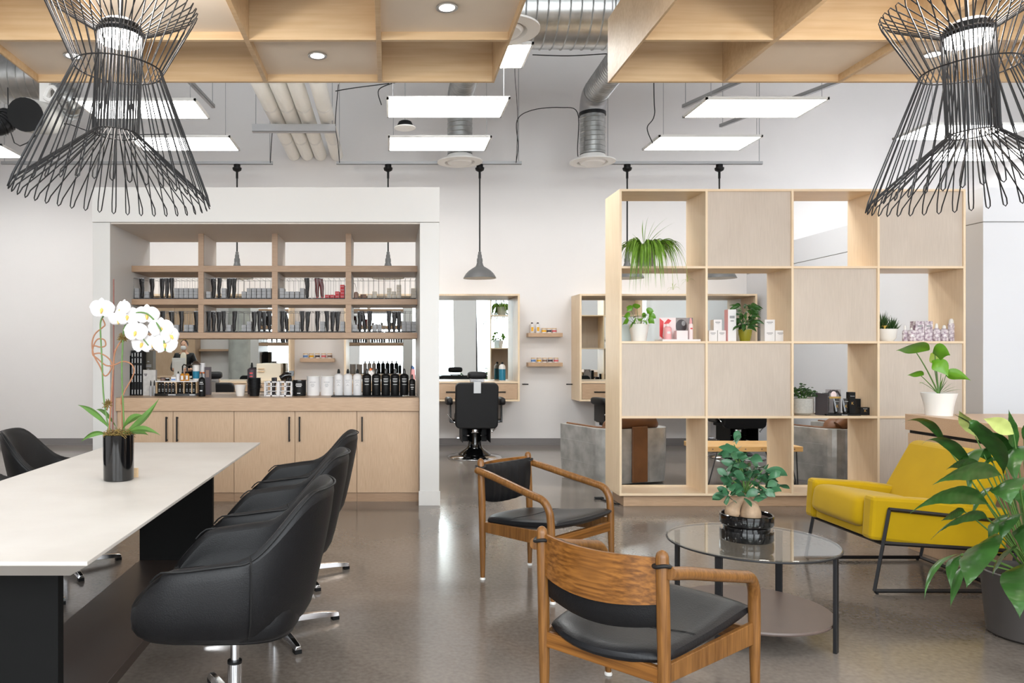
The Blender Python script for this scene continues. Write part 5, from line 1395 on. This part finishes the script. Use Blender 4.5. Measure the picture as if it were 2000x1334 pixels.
for (b0, e, w_) in (((-0.03, -0.02, 0.41), (-0.145, -0.02, 0.45), 0.04), ((-0.03, -0.02, 0.42), (-0.14, 0.0, 0.41), 0.04), ((-0.05, 0, 0.46), (-0.04, 0, 0.53), 0.036), ((0.08, -0.03, 0.34), (0.19, -0.02, 0.31), 0.045), ((0.06, -0.04, 0.38), (-0.02, -0.05, 0.40), 0.045)):
    m_.leaf(b0, e, w_ * 1.15, sag=0.02, n=10, fold=0.12, pw=0.8, pk=0.55, side=(0, -0.3, 1) if abs(e[0]) > 0.1 else (1, 0, 0.1))
part('leaves', m_, 'leafC', fp)

# ================================================================ mustard armchair
yc = thing('velvet_armchair', 'mustard yellow velvet armchair on a thin black steel sled frame', 'armchair', (3.1, 4.66, 0))
OX, OY = 3.1, 4.66
def pr(poly): return [(x - OX, z) for x, z in poly]
armp = [(2.705, 0.30), (2.72, 0.545), (3.05, 0.525), (3.50, 0.47), (3.47, 0.215), (3.1, 0.25)]
ya_, yb_ = -0.345, 0.345
for nm_, y0_, y1_ in (('arm', ya_, ya_ + 0.095), ('arm', yb_ - 0.095, yb_)):
    part(nm_, MB().prism(pr(armp), 'y', y0_, y1_), 'yellow', yc, bevel=0.022)
# seat cushion, tilting back
T_ = Matrix.Translation((2.99 - OX, 0, 0.395)) @ Matrix.Rotation(radians(9), 4, 'Y')
part('seat_cushion', MB().sell((-0.01, 0, 0), (0.30, 0.252, 0.10), 0.2, 0.4, 44, 20, T=T_), 'yellow', yc)
part('seat_base', MB().prism(pr([(2.725, 0.302), (2.73, 0.36), (3.4, 0.30), (3.45, 0.24), (3.44, 0.222), (3.05, 0.262)]), 'y', ya_ + 0.096, yb_ - 0.096), 'yellow', yc, bevel=0.01)
bk = [(3.16, 0.37), (3.20, 0.46), (3.375, 0.765), (3.41, 0.79), (3.47, 0.785), (3.505, 0.75), (3.36, 0.30), (3.25, 0.29)]
part('backrest', MB().prism(pr(bk), 'y', ya_ + 0.004, yb_ - 0.004), 'yellow', yc, bevel=0.03)
fm_ = MB()
def bar(mb, pts, w_=0.009):
    for a, b_ in zip(pts[:-1], pts[1:]):
        a, b_ = Vector(a), Vector(b_)
        mb.tube([a, b_], w_ * 1.25, 4)
for s_ in (-1, 1):
    y_ = s_ * 0.355
    fr_o = part('sled_side', (lambda mb: (bar(mb, [(2.805 - OX, y_, 0.475), (2.72 - OX, y_, 0.018), (3.47 - OX, y_, 0.018), (3.515 - OX, y_, 0.24)]), bar(mb, [(2.80 - OX, y_, 0.475), (3.43 - OX, y_, 0.41), (3.52 - OX, y_, 0.24), (2.77 - OX, y_, 0.285)]), mb)[2])(MB()), 'blackmetal', yc)
for cx_, cz_ in ((2.768, 0.283), (3.47, 0.018), (3.45, 0.215)):
    mb = MB(); bar(mb, [(cx_ - OX, -0.355, cz_), (cx_ - OX, 0.355, cz_)])
    part('cross_bar', mb, 'blackmetal', yc)
for x_ in (2.735, 3.45):
    for y_ in (-0.355, 0.355):
        part('glide', MB().lathe([(0, 0), (0.008, 0), (0.008, 0.012), (0, 0.012)], (x_ - OX, y_, 0), 10), 'black', yc)

# ================================================================ peace lily
PLC = Vector((3.07, 3.66, 0))
pl = thing('peace_lily', 'large peace lily with big drooping leaves in a dark grey floor pot', 'potted plant', PLC)
part('pot', MB().lathe([(0, 0), (0.165, 0), (0.18, 0.012), (0.205, 0.30), (0.208, 0.305), (0.2, 0.31), (0.192, 0.3), (0.185, 0.25), (0, 0.25)], n=48), 'pot_grey', pl)
part('soil', MB().lathe([(0, 0.251), (0.184, 0.251), (0, 0.262)], n=28), 'soil', pl)
st, lf, lh = MB(), MB(), MB()
rt = Vector((0, 0, 0.27))
def g_(px, py, Y): return P(px, py, Y) - PLC
def lily(base, tip, w_, mid=None, side=None, stem_r=0.005, rootoff=(0, 0), pk=0.42, sag=0.05, mb=None, smid=0.05, fold=0.12):
    b0 = rt + Vector((rootoff[0], rootoff[1], 0))
    stemtube(st, b0, base, stem_r, smid)
    (mb or lf).leaf(base, tip, w_ * 0.92, n=46, across=7, mid=mid, side=side, pk=pk, sag=sag, fold=fold, wav=0.022, rip=0.012)
# (leaf base px, tip px, depths, width, arc peak px, facing)
lily(g_(1845, 868, 3.75), g_(1762, 826, 3.5), 0.05, mid=g_(1812, 800, 3.6), side=(0.25, -0.9, 0.5))
lily(g_(1905, 930, 3.6), g_(1800, 868, 3.3), 0.065, mid=g_(1845, 828, 3.4), side=(0.35, -0.8, 0.5))
lily(g_(1940, 905, 3.7), g_(1896, 985, 3.4), 0.085, mid=g_(1880, 830, 3.5), side=(0.8, -0.2, 0.3))
lily(g_(1960, 925, 3.5), g_(1865, 810, 3.4), 0.11, mid=g_(1955, 850, 3.3), side=(0.7, -0.2, -0.5), pk=0.5)
lily(g_(1925, 925, 3.5), g_(1848, 918, 3.3), 0.07, mid=g_(1880, 890, 3.4), side=(0, -0.5, 0.9))
lily(g_(1955, 928, 3.5), g_(1822, 947, 3.2), 0.1, mid=g_(1890, 905, 3.2), side=(0.1, -0.35, 0.9))
lily(g_(1930, 985, 3.5), g_(1777, 1003, 3.15), 0.105, mid=g_(1855, 940, 3.2), side=(0.15, -0.4, 0.9))
lily(g_(1928, 1012, 3.5), g_(1818, 1054, 3.2), 0.095, mid=g_(1875, 995, 3.25), side=(0.3, -0.5, 0.75))
lily(g_(1885, 1000, 3.6), g_(1838, 1018, 3.5), 0.07, side=(0, -0.4, 0.9), sag=0.02)
lily(g_(1945, 1042, 3.3), g_(1888, 1148, 3.0), 0.165, mid=g_(1905, 1075, 3.05), side=(0.85, -0.25, 0.5), pk=0.45, fold=0.06)
lily(g_(1878, 1082, 3.35), g_(1805, 1172, 3.15), 0.038, mid=g_(1815, 1085, 3.2), side=(0.7, -0.6, 0.3))
lily(g_(1876, 1084, 3.35), g_(1858, 1152, 3.2), 0.05, mid=g_(1850, 1100, 3.25), side=(0.9, -0.3, 0.1))
lily(g_(1880, 1105, 3.35), g_(1856, 1186, 3.2), 0.04, mid=g_(1865, 1140, 3.25), side=(0.9, -0.4, 0.1))
lily(g_(1985, 1070, 3.4), g_(1938, 1125, 3.2), 0.11, mid=g_(1955, 1080, 3.25), side=(0.5, -0.3, 0.8))
lily(g_(1990, 945, 3.35), g_(1975, 988, 3.1), 0.15, mid=g_(1950, 930, 3.15), side=(0.9, -0.3, 0.5), pk=0.5)
lily(g_(2003, 1100, 3.3), g_(1992, 1208, 2.95), 0.15, mid=g_(1985, 1130, 3.0), side=(0.9, -0.3, 0.2), fold=0.06)
lily(g_(1990, 960, 3.7), g_(2020, 1040, 3.5), 0.12, mid=g_(2015, 950, 3.6), side=(0.8, -0.4, 0.2))
lily(g_(1985, 880, 3.7), g_(1970, 800, 3.6), 0.08, side=(0.8, 0.2, 0.3), sag=0.0)
lily(g_(1998, 880, 3.8), g_(1985, 950, 3.5), 0.12, mid=g_(1968, 860, 3.6), side=(0.8, -0.3, 0.4))
for k, (bx, by, tx_, ty_, w_) in enumerate(((2030, 930, 2120, 900, 0.13), (2040, 1000, 2150, 1020, 0.14), (2030, 1060, 2120, 1130, 0.13), (2020, 900, 2060, 800, 0.12), (2050, 960, 2180, 950, 0.13), (2010, 1080, 2040, 1190, 0.12))):
    lily(g_(bx, by, 3.6), g_(tx_, ty_, 3.4 + 0.1 * k), w_, sag=0.06, side=(0.3, -0.6, 0.7))
for (bx, by, tx_, ty_, w_, my, Y0, Y1) in ((1965, 1010, 1930, 1075, 0.09, 1000, 3.6, 3.45), (1990, 1010, 1952, 1060, 0.1, 1000, 3.4, 3.3), (1940, 960, 1898, 1010, 0.07, 940, 3.75, 3.6), (1975, 905, 1935, 845, 0.07, 850, 3.8, 3.75), (1995, 1030, 2005, 1095, 0.1, 1020, 3.35, 3.2), (1960, 900, 1905, 935, 0.07, 880, 3.75, 3.6), (2000, 860, 2040, 800, 0.09, 820, 3.7, 3.6)):
    lily(g_(bx, by, Y0), g_(tx_, ty_, Y1), w_, mid=g_((bx + tx_) / 2, my, (Y0 + Y1) / 2 - 0.05), side=(0.6, -0.4, 0.5))
lily(g_(1905, 852, 3.65), g_(1873, 802, 3.55), 0.085, side=(0.9, -0.1, -0.5), sag=0.01, mb=lh, stem_r=0.004)
lily(g_(1980, 848, 3.65), g_(1920, 818, 3.5), 0.085, side=(0.4, -0.1, 0.9), sag=0.02, mb=lh, stem_r=0.004)
part('stems', st, 'stemg', pl); part('leaves', lf, 'leafA', pl); part('pale_spathes', lh, 'leafP', pl, 'pale green flower bracts')

# ================================================================ long cement table
TX0, TX1, TY0, TY1 = -1.86, -0.883, 2.247, 5.258
tt = thing('conference_table', 'long table with a pale cement top and black slab legs', 'table', (-1.37, 3.75, 0))
def loc_(x, y): return (x + 1.37, y - 3.75)
def rect3(x0, x1, y0, y1, z):
    a, b_ = loc_(x0, y0); c, d_ = loc_(x1, y1)
    return [Vector((a, b_, z)), Vector((c, b_, z)), Vector((c, d_, z)), Vector((a, d_, z))]
e = 0.085
part('top', MB().loft([rect3(TX0 + e, TX1 - e, TY0 + e, TY1 - e, 0.675), rect3(TX0, TX1, TY0, TY1, 0.728), rect3(TX0, TX1, TY0, TY1, 0.74)], smooth=False), 'cement', tt, 'pale cement top with chamfered underside', bevel=0.0015)
bx0, bx1 = -1.57, -1.112
for yy in (2.58, 4.83):
    a, b_ = loc_(bx0, yy); c, d_ = loc_(bx1, yy + 0.045)
    part('slab_leg', MB().box(a, c, b_, d_, 0.0, 0.674), 'basep', tt, bevel=0.002)
a, b_ = loc_(bx0 + 0.001, 2.626); c, d_ = loc_(bx1 - 0.001, 4.829)
part('base_board', MB().box(a, c, b_, d_, 0.0, 0.05), 'plank', tt, bevel=0.002)

# ================================================================ leather swivel chairs
def swivel(label, loc, rz, base_rot=0.0):
    # forward is +x
    t = thing('swivel_chair', label, 'office chair', loc, rz, 'black leather swivel chairs')
    def lerp(a, b_, q): return a + (b_ - a) * q
    def sm(a, b_, x):
        q = max(0, min(1, (x - a) / (b_ - a))); return q * q * (3 - 2 * q)
    PHI = radians(142)
    def prof(ph):
        a = abs(ph); d = Vector((-cos(ph), sin(ph), 0))
        hz = lerp(0.885, 0.665, sm(radians(28), radians(76), a)); hz = lerp(hz, 0.64, sm(radians(76), radians(118), a)); hz = lerp(hz, 0.50, sm(radians(118), radians(142), a))
        back = 1 - sm(radians(30), radians(80), a)
        rt_ = lerp(0.345, 0.385, back); rt_ = lerp(rt_, 0.40, sm(radians(95), radians(142), a))
        rm_ = lerp(0.345, 0.30, back); rm_ = lerp(rm_, 0.42, sm(radians(95), radians(142), a))
        rb_ = lerp(0.24, 0.20, back); rb_ = lerp(rb_, 0.34, sm(radians(95), radians(142), a))
        th = lerp(0.055, 0.05, back)
        z0 = 0.345
        o = []
        o.append(d * (rb_ * 0.6) + Vector((0, 0, z0)))
        o.append(d * rb_ + Vector((0, 0, z0 + 0.005)))
        o.append(d * lerp(rb_, rm_, 0.75) + Vector((0, 0, z0 + 0.045)))
        o.append(d * rm_ + Vector((0, 0, z0 + 0.12)))
        o.append(d * lerp(rm_, rt_, 0.55) + Vector((0, 0, lerp(z0 + 0.12, hz, 0.5))))
        o.append(d * (rt_ - 0.004) + Vector((0, 0, hz - 0.025)))
        o.append(d * (rt_ - th * 0.5) + Vector((0, 0, hz)))
        o.append(d * (rt_ - th) + Vector((0, 0, hz - 0.022)))
        o.append(d * (lerp(rm_, rt_, 0.5) - th * 1.1) + Vector((0, 0, lerp(0.46, hz, 0.5))))
        o.append(d * (rm_ - th * 1.5) + Vector((0, 0, 0.455)))
        o.append(d * (rb_ * 0.7) + Vector((0, 0, 0.42)))
        return o
    n_ = 26
    rings = [prof(-PHI + 2 * PHI * i / n_) for i in range(n_ + 1)]
    part('shell', MB().loft(rings), 'leather', t, subd=1)
    part('seat', MB().sell((0.045, 0, 0.425), (0.30, 0.285, 0.085), 0.55, 0.55, 36, 16), 'leather', t)
    part('seat_pan', MB().sell((0.03, 0, 0.37), (0.27, 0.24, 0.033), 0.6, 0.5, 28, 8), 'leather', t)
    sm_ = MB()
    rim_ = [prof(-PHI + 2 * PHI * i / 90) for i in range(5, 86)]
    sm_.tube([q[6] * 0.35 + q[5] * 0.65 + Vector((0, 0, 0.0)) for q in rim_], 0.0035, 6)
    for s_ in (-1, 1):
        pf = prof(s_ * radians(70))
        pts = spline([pf[6], pf[5], pf[4], pf[3], pf[2]], 4)
        sm_.tube([p_ * 1.0 + Vector((p_.x, p_.y, 0)).normalized() * 0.001 for p_ in pts], 0.003, 5)
    part('piping', sm_, 'seam', t, 'black seam piping')
    part('gas_lift', MB().lathe([(0, 0.06), (0.026, 0.06), (0.026, 0.2), (0.022, 0.204), (0.016, 0.206), (0.016, 0.335), (0, 0.335)], n=24), 'chrome', t)
    part('lift_collar', MB().lathe([(0.0, 0.198), (0.0268, 0.198), (0.0268, 0.208), (0, 0.208)], n=24), 'black', t)
    part('seat_mount', MB().lathe([(0, 0.325), (0.04, 0.325), (0.04, 0.342), (0, 0.342)], n=20), 'black', t)
    m_ = MB(); ft = MB()
    for k in range(4):
        a = base_rot + pi / 2 * k
        T_ = Matrix.Rotation(a, 4, 'Z')
        rings2 = []
        for q, w_, z0, z1 in ((0.0, 0.03, 0.03, 0.062), (0.1, 0.026, 0.03, 0.058), (0.25, 0.020, 0.024, 0.05), (0.33, 0.018, 0.018, 0.04), (0.345, 0.016, 0.018, 0.034)):
            rings2.append([Vector((q, -w_, z0)), Vector((q, w_, z0)), Vector((q, w_ * 0.6, z1)), Vector((q, -w_ * 0.6, z1))])
        m_.loft(rings2, smooth=False, T=T_)
        ft.box(0.31, 0.345, -0.016, 0.016, 0.0, 0.0185, T=T_)
    m_.lathe([(0, 0.025), (0.035, 0.025), (0.035, 0.064), (0, 0.064)], n=20)
    part('star_base', m_, 'chrome', t, bevel=0.002)
    part('foot_pads', ft, 'black', t)
    return t
BR = radians(27.5)
sc = swivel('black leather swivel chair nearest the camera, right side of the table', (-0.575, 2.86, 0), pi, BR)
dup(sc, (-0.565, 3.75, 0), pi, 'black leather swivel chair in the middle of the row on the right side')
dup(sc, (-0.56, 4.66, 0), pi, 'black leather swivel chair nearest the colour bar, right side of the table')
dup(sc, (-2.03, 4.82, 0), radians(10), 'black leather swivel chair at the far end of the table, left side')
dup(sc, (-2.05, 3.98, 0), radians(0), 'black leather swivel chair cut off by the photo edge, left side of the table')

# ================================================================ orchid on the table
OC = Vector((-1.303, 3.70, 0.74))
oc = thing('orchid', 'white orchid with twisted twigs in a tall glossy black cylinder vase', 'potted plant', OC)
def o_(px, py, dy=0.0): return P(px, py, 3.70 + dy) - OC
part('vase', MB().lathe([(0, 0), (0.066, 0), (0.07, 0.004), (0.0715, 0.218), (0.068, 0.22), (0.064, 0.216), (0.062, 0.19), (0, 0.19)], n=48), 'gloss', oc)
random.seed(3); m_ = MB()
for k in range(240):
    a = random.uniform(0, 6.28); q = 0.066 * random.random() ** 0.5
    c_ = Vector((q * cos(a), q * sin(a), 0.205 + random.uniform(0, 0.03)))
    d_ = Vector((random.uniform(-1, 1), random.uniform(-1, 1), random.uniform(-0.3, 0.8))) * 0.02
    m_.tube([c_, c_ + d_ * 0.5 + Vector((0, 0, 0.004)), c_ + d_], 0.0016, 4)
part('moss', m_, 'moss', oc)['kind'] = 'stuff'
for (px, py) in ((210, 790), (239, 660)):
    m_ = MB()
    c0 = o_(px, py)
    for k in range(70):
        v = Vector((random.gauss(0, 1), random.gauss(0, 1), random.gauss(0, 1))).normalized()
        m_.tube([c0 + v * 0.004, c0 + v * random.uniform(0.015, 0.03)], 0.0017, 4)
    part('moss_ball', m_, 'moss', oc)
m_ = MB()
m_.tube(spline([o_(215, 852), o_(203, 780), o_(199, 700), o_(196, 640), o_(199, 622), o_(207, 614)], 6), 0.004, 8)
m_.tube(spline([o_(243, 852), o_(240, 780), o_(238, 720), o_(241, 650), o_(243, 640), o_(250, 625), o_(262, 612, -0.02), o_(285, 612, -0.03), o_(305, 630, -0.04), o_(318, 655, -0.05), o_(323, 685, -0.05)], 6), 0.004, 8)
m_.tube(spline([o_(243, 640), o_(262, 640, -0.02), o_(278, 660, -0.03), o_(290, 675, -0.03)], 5), 0.003, 7)
part('flower_stems', m_, 'stemg', oc)
part('stake', MB().tube([o_(220, 856), o_(222, 700), o_(222, 545)], 0.0035, 7), 'stake', oc, 'reddish upright stake')
m_ = MB()
m_.tube(spline([o_(212, 856), o_(216, 800), o_(221, 730), o_(224, 690), o_(235, 668)], 6), 0.004, 7)
m_.tube(spline([o_(240, 855, 0.02), o_(238, 800, 0.01), o_(241, 770), o_(257, 740), o_(262, 722), o_(255, 710), o_(240, 706), o_(225, 712), o_(208, 714), o_(190, 700), o_(181, 692), o_(183, 676), o_(196, 678), o_(206, 675), o_(204, 664), o_(192, 662), o_(184, 672), o_(181, 690), o_(195, 690), o_(210, 698), o_(219, 712), o_(212, 730), o_(203, 733), o_(195, 715), o_(183, 693), o_(180, 670), o_(186, 652), o_(200, 640), o_(205, 634), o_(200, 622)], 5), 0.0035, 7)
m_.tube(spline([o_(236, 790), o_(237, 775), o_(243, 768)], 4), 0.003, 6)
part('twisted_twigs', m_, 'twig', oc)
m_ = MB()
for (bx, by, tx_, ty_, w_, my, dy) in ((222, 846, 152, 791, 0.045, 800, 0.0), (230, 840, 188, 800, 0.035, 800, 0.05), (240, 846, 311, 778, 0.042, 830, 0.02), (236, 843, 279, 811, 0.038, 808, -0.05), (246, 846, 314, 851, 0.036, 826, -0.06), (244, 848, 290, 850, 0.03, 836, 0.05), (212, 850, 158, 863, 0.03, 838, -0.04)):
    m_.leaf(o_(bx, by), o_(tx_, ty_, dy * 2), w_, n=14, across=5, mid=o_((bx + tx_) / 2, my, dy), fold=0.2, pk=0.55, side=(0, -0.5, 1) if abs(tx_ - bx) > 45 else (0.4, -0.6, 0.6))
part('leaves', m_, 'leafO', oc)
def flower(c, yaw, pitch, s_=1.0):
    fl = MB(); lp_ = MB()
    T_ = Matrix.Translation(c) @ Matrix.Rotation(yaw, 4, 'Z') @ Matrix.Rotation(pitch, 4, 'X')
    def petal(a, L, w_, rnd=0.5):
        vs = []; n_ = 9; fs = []
        for i in range(n_ + 1):
            t = i / n_
            ww = w_ * (sin(pi * t ** rnd) ** 0.55 if 0 < t < 1 else 0.03)
            for q in (-1, -0.5, 0, 0.5, 1):
                r_ = L * t
                x_ = r_ * cos(a) - q * ww / 2 * sin(a); z_ = r_ * sin(a) + q * ww / 2 * cos(a)
                y_ = -0.010 * sin(pi * t) * s_ + 0.006 * q * q - 0.004
                vs.append((x_, y_, z_))
        for i in range(n_):
            for q in range(4):
                k = i * 5 + q
                fs.append((k, k + 1, k + 6, k + 5))
        fl.add(vs, fs, 0, True, T_)
    for a, L, w_, rn in ((radians(8), 0.056, 0.07, 0.8), (radians(172), 0.056, 0.07, 0.8), (radians(90), 0.048, 0.034, 0.8), (radians(-52), 0.047, 0.032, 0.8), (radians(-128), 0.047, 0.032, 0.8)):
        petal(a, L * s_, w_ * s_, rn)
    lp_.sell((0, -0.012, -0.006), (0.007 * s_, 0.010, 0.009 * s_), 1, 1, 10, 6, T=T_)
    lp_.sell((0, -0.02, -0.013), (0.004 * s_, 0.006, 0.008 * s_), 1, 1, 8, 5, T=T_)
    f_ = part('flower', fl, 'petal', oc)
    part('flower_lip', lp_, 'lip', f_, 'small yellow flower centre')
fls = [(200, 603, 0.0, 0.2), (249, 617, 0.2, 0.1), (287, 615, 0.3, 0.2), (266, 648, -0.1, 0.1), (314.5, 641, 0.4, 0.1), (279, 671, -0.2, 0.0), (322, 672, 0.3, 0.0), (241, 603, -0.6, -0.2), (300, 670, -0.1, 0.3), (332, 655, 0.9, 0.0), (232, 622, 0.1, 0.6)]
for k, (px, py, yw, pt_) in enumerate(fls):
    flower(o_(px, py, -0.04 + 0.02 * (k % 3)), yw, pt_, 1.1 if k < 7 else 0.95)

solo('small_card', MB().box(-0.02, 0.02, 0, 0.012, 0, 0.045), 'birchedge', 'small tan card standing behind the black vase', 'card', (P(259, 925, 3.76).x, 3.775, 0.74))

# ================================================================ big wire lamps
def cage(label, loc, tilt):
    t = thing('wire_cage_lamp', label, 'pendant lamp', loc, 0, 'large black wire cage lamps')
    t.rotation_euler = (0, tilt, 0)
    N = 40; m_ = MB()
    zT = 0.0   # local zero = bottom ring height
    rb, rw, rt_, rn = 0.442, 0.197, 0.347, 0.104
    zn0, zn1, zw, zt_ = 0.285, 0.76, 0.585, 0.90
    def pt(r_, a, z): return Vector((r_ * cos(a), r_ * sin(a), z))
    for i in range(N):
        a = 2 * pi * i / N; h = 2 * pi / N * 0.30; c = a + h
        seg = [pt(rn, a, zn1), pt(rn, a, zn0), pt(rn + (rb - rn) * 0.95, a, zn0 * 0.05 + 0.0), pt(rb - 0.004, a + h * 0.1, -0.012), pt(rb + 0.002, a + h * 0.5, -0.022), pt(rb - 0.001, a + h * 0.9, -0.012), pt(rb - (rb - rw) * 0.05, c, zw * 0.05), pt(rw, c, zw), pt(rt_ - 0.008, c, zt_ - 0.03), pt(rt_, c + h * 0.3, zt_ - 0.005), pt(rt_ - 0.004, c + h * 1.0, zt_ + 0.003), pt(rt_ - 0.02, c + h * 1.5, zt_ - 0.015), pt(rn, 2 * pi * (i + 1) / N, zn1)]
        m_.tube(seg, 0.0030, 6)
    part('wire_cage', m_, 'blackmetal', t)
    for r_, z in ((rn, zn0), (rw, zw), (rn, zn1)):
        part('ring', MB().tube([pt(r_ + 0.002, 2 * pi * k / 48, z) for k in range(48)], 0.0035, 6, loop=True), 'blackmetal', t)
    part('lamp_drum', MB().lathe([(0, 0.712), (0.094, 0.712), (0.096, 0.716), (0.096, 0.742), (0, 0.742)], n=36), 'glow', t, 'bright round lamp drum')
    part('lamp_housing', MB().lathe([(0, 0.743), (0.097, 0.743), (0.097, 0.79), (0.07, 0.81), (0, 0.81)], n=32), 'black', t)
    part('hanging_rod', MB().cyl((0, 0, 0.79), (0, 0, 1.17), 0.008, 10).lathe([(0, 1.165), (0.06, 1.165), (0.06, 1.2045), (0, 1.2045)], n=24), 'blackmetal', t)
    return t
def lamp_light(loc):      # each wire lamp's own light, glowing up out of the housing
    l = bpy.data.lights.new('lamp_light', 'POINT'); l.energy = 24; l.color = (1.0, 0.93, 0.86); l.shadow_soft_size = 0.09
    o = bpy.data.objects.new('lamp_light', l); o.location = loc; COL.objects.link(o)
LY = 3.6
for lx_ in (221, 1907):
    lamp_light(((lx_ - 760) / 1500 * LY, LY, 2.085 + 0.93))
ca = cage('large black wire cage lamp hanging over the long table', ((221 - 760) / 1500 * LY, LY, 2.095), radians(2.5))
dup(ca, ((1907 - 760) / 1500 * LY, LY, 2.095), None, 'large black wire cage lamp hanging over the yellow armchair and desk').rotation_euler = (0, radians(-3), 0)

# ================================================================ the receptionist (seen in the mirror)
def person():
    t = thing('person', 'woman with a yellow hair band, white face mask and black jacket at a tablet', 'person', (-4.15, 6.92, 0))
    # skeleton, facing +Y
    V = [(0, 0, 0.95), (0, 0.0, 1.12), (0, 0, 1.28), (0, 0.0, 1.36), (0, 0.015, 1.42), (0, 0.02, 1.50),
         (0.15, 0, 1.31), (0.22, 0.0, 1.08), (0.17, 0.2, 1.02), (0.12, 0.25, 1.03), (-0.15, 0, 1.31), (-0.22, 0.0, 1.08), (-0.17, 0.2, 1.02), (-0.12, 0.25, 1.03),
         (0.09, 0, 0.88), (0.1, 0.01, 0.48), (0.1, -0.02, 0.09), (0.1, 0.12, 0.03), (-0.09, 0, 0.88), (-0.1, 0.01, 0.48), (-0.1, -0.02, 0.09), (-0.1, 0.12, 0.03)]
    E = [(0, 1), (1, 2), (2, 3), (3, 4), (4, 5), (2, 6), (6, 7), (7, 8), (8, 9), (2, 10), (10, 11), (11, 12), (12, 13), (0, 14), (14, 15), (15, 16), (16, 17), (0, 18), (18, 19), (19, 20), (20, 21)]
    R = {0: (.14, .10), 1: (.11, .085), 2: (.13, .09), 3: (.055, .055), 4: (.048, .05), 5: (.075, .09)}
    rad = {6: .055, 7: .042, 8: .03, 9: .028, 10: .055, 11: .042, 12: .03, 13: .028, 14: .085, 15: .058, 16: .04, 17: .035, 18: .085, 19: .058, 20: .04, 21: .035}
    def skin(name, V, E, rr_, m, parent, root=0):
        me = bpy.data.meshes.new(name); me.from_pydata(V, E, [])
        o = bpy.data.objects.new(name, me); COL.objects.link(o); o.parent = parent
        mo = o.modifiers.new('skin', 'SKIN'); mo.use_smooth_shade = True
        for i, vv in enumerate(me.skin_vertices[0].data):
            vv.radius = rr_(i); vv.use_root = (i == root)
        sb = o.modifiers.new('smooth', 'SUBSURF'); sb.levels = 2; sb.render_levels = 2
        me.materials.append(M[m]); return o
    skin('body', V, E, lambda i: R.get(i) or (rad[i], rad[i]), 'skin', t)
    def hd(name, c, r_, m, **k): return part(name, MB().sell(c, r_, 1, 1, 22, 14), m, t, **k)
    hd('head', (0, 0.03, 1.505), (0.072, 0.09, 0.108), 'skin')
    hd('hair', (0, 0.008, 1.535), (0.08, 0.088, 0.09), 'hair')
    hd('hair_bun', (0, -0.01, 1.66), (0.036, 0.036, 0.04), 'hair')
    part('hair_band', MB().tube([(0.034 * cos(a), -0.01 + 0.034 * sin(a), 1.632) for a in [k * 0.5236 for k in range(12)]], 0.012, 8, loop=True), 'lip', t, 'yellow hair band')
    part('face_mask', MB().sell((0, 0.085, 1.462), (0.055, 0.045, 0.048), 0.8, 0.8, 20, 12), 'paperw', t, 'white face mask')
    part('eyes', MB().sell((0.028, 0.117, 1.52), (0.012, 0.005, 0.006), 1, 1, 10, 6).sell((-0.028, 0.117, 1.52), (0.012, 0.005, 0.006), 1, 1, 10, 6), 'hair', t)
    jv = [(0, -0.005, 0.98), (0, 0, 1.14), (0, -0.005, 1.28), (0.16, 0, 1.315), (0.23, 0.0, 1.08), (0.18, 0.18, 1.02), (-0.16, 0, 1.315), (-0.23, 0.0, 1.08), (-0.18, 0.18, 1.02)]
    je = [(0, 1), (1, 2), (2, 3), (3, 4), (4, 5), (2, 6), (6, 7), (7, 8)]
    jr = {0: (.16, .115), 1: (.15, .105), 2: (.155, .105)}
    skin('jacket', jv, je, lambda i: jr.get(i) or (.062, .062), 'leather', t)
    part('shirt', MB().sell((0, 0.08, 1.2), (0.065, 0.045, 0.17), 0.7, 0.7, 18, 12), 'cream', t)
    part('trousers', MB().tube([(0.09, 0, 0.98), (0.1, 0.01, 0.5), (0.1, -0.02, 0.1)], [0.1, 0.075, 0.06], 14).tube([(-0.09, 0, 0.98), (-0.1, 0.01, 0.5), (-0.1, -0.02, 0.1)], [0.1, 0.075, 0.06], 14), 'black', t)
    part('shoe', MB().sell((0.1, 0.06, 0.045), (0.045, 0.13, 0.045), 0.8, 0.6, 16, 8), 'black', t)
    part('shoe', MB().sell((-0.1, 0.06, 0.045), (0.045, 0.13, 0.045), 0.8, 0.6, 16, 8), 'black', t)
    fg = MB()
    for s_ in (-1, 1):
        for k in range(4):
            fg.tube([(s_ * (0.105 - 0.016 * k), 0.262, 1.045), (s_ * (0.1 - 0.016 * k), 0.30, 1.045), (s_ * (0.095 - 0.015 * k), 0.325, 1.03)], [0.008, 0.0075, 0.006], 8)
        fg.tube([(s_ * 0.12, 0.24, 1.05), (s_ * 0.10, 0.27, 1.075), (s_ * 0.085, 0.3, 1.08)], [0.01, 0.009, 0.007], 8)
    part('fingers', fg, 'skin', t)
    return t
person()
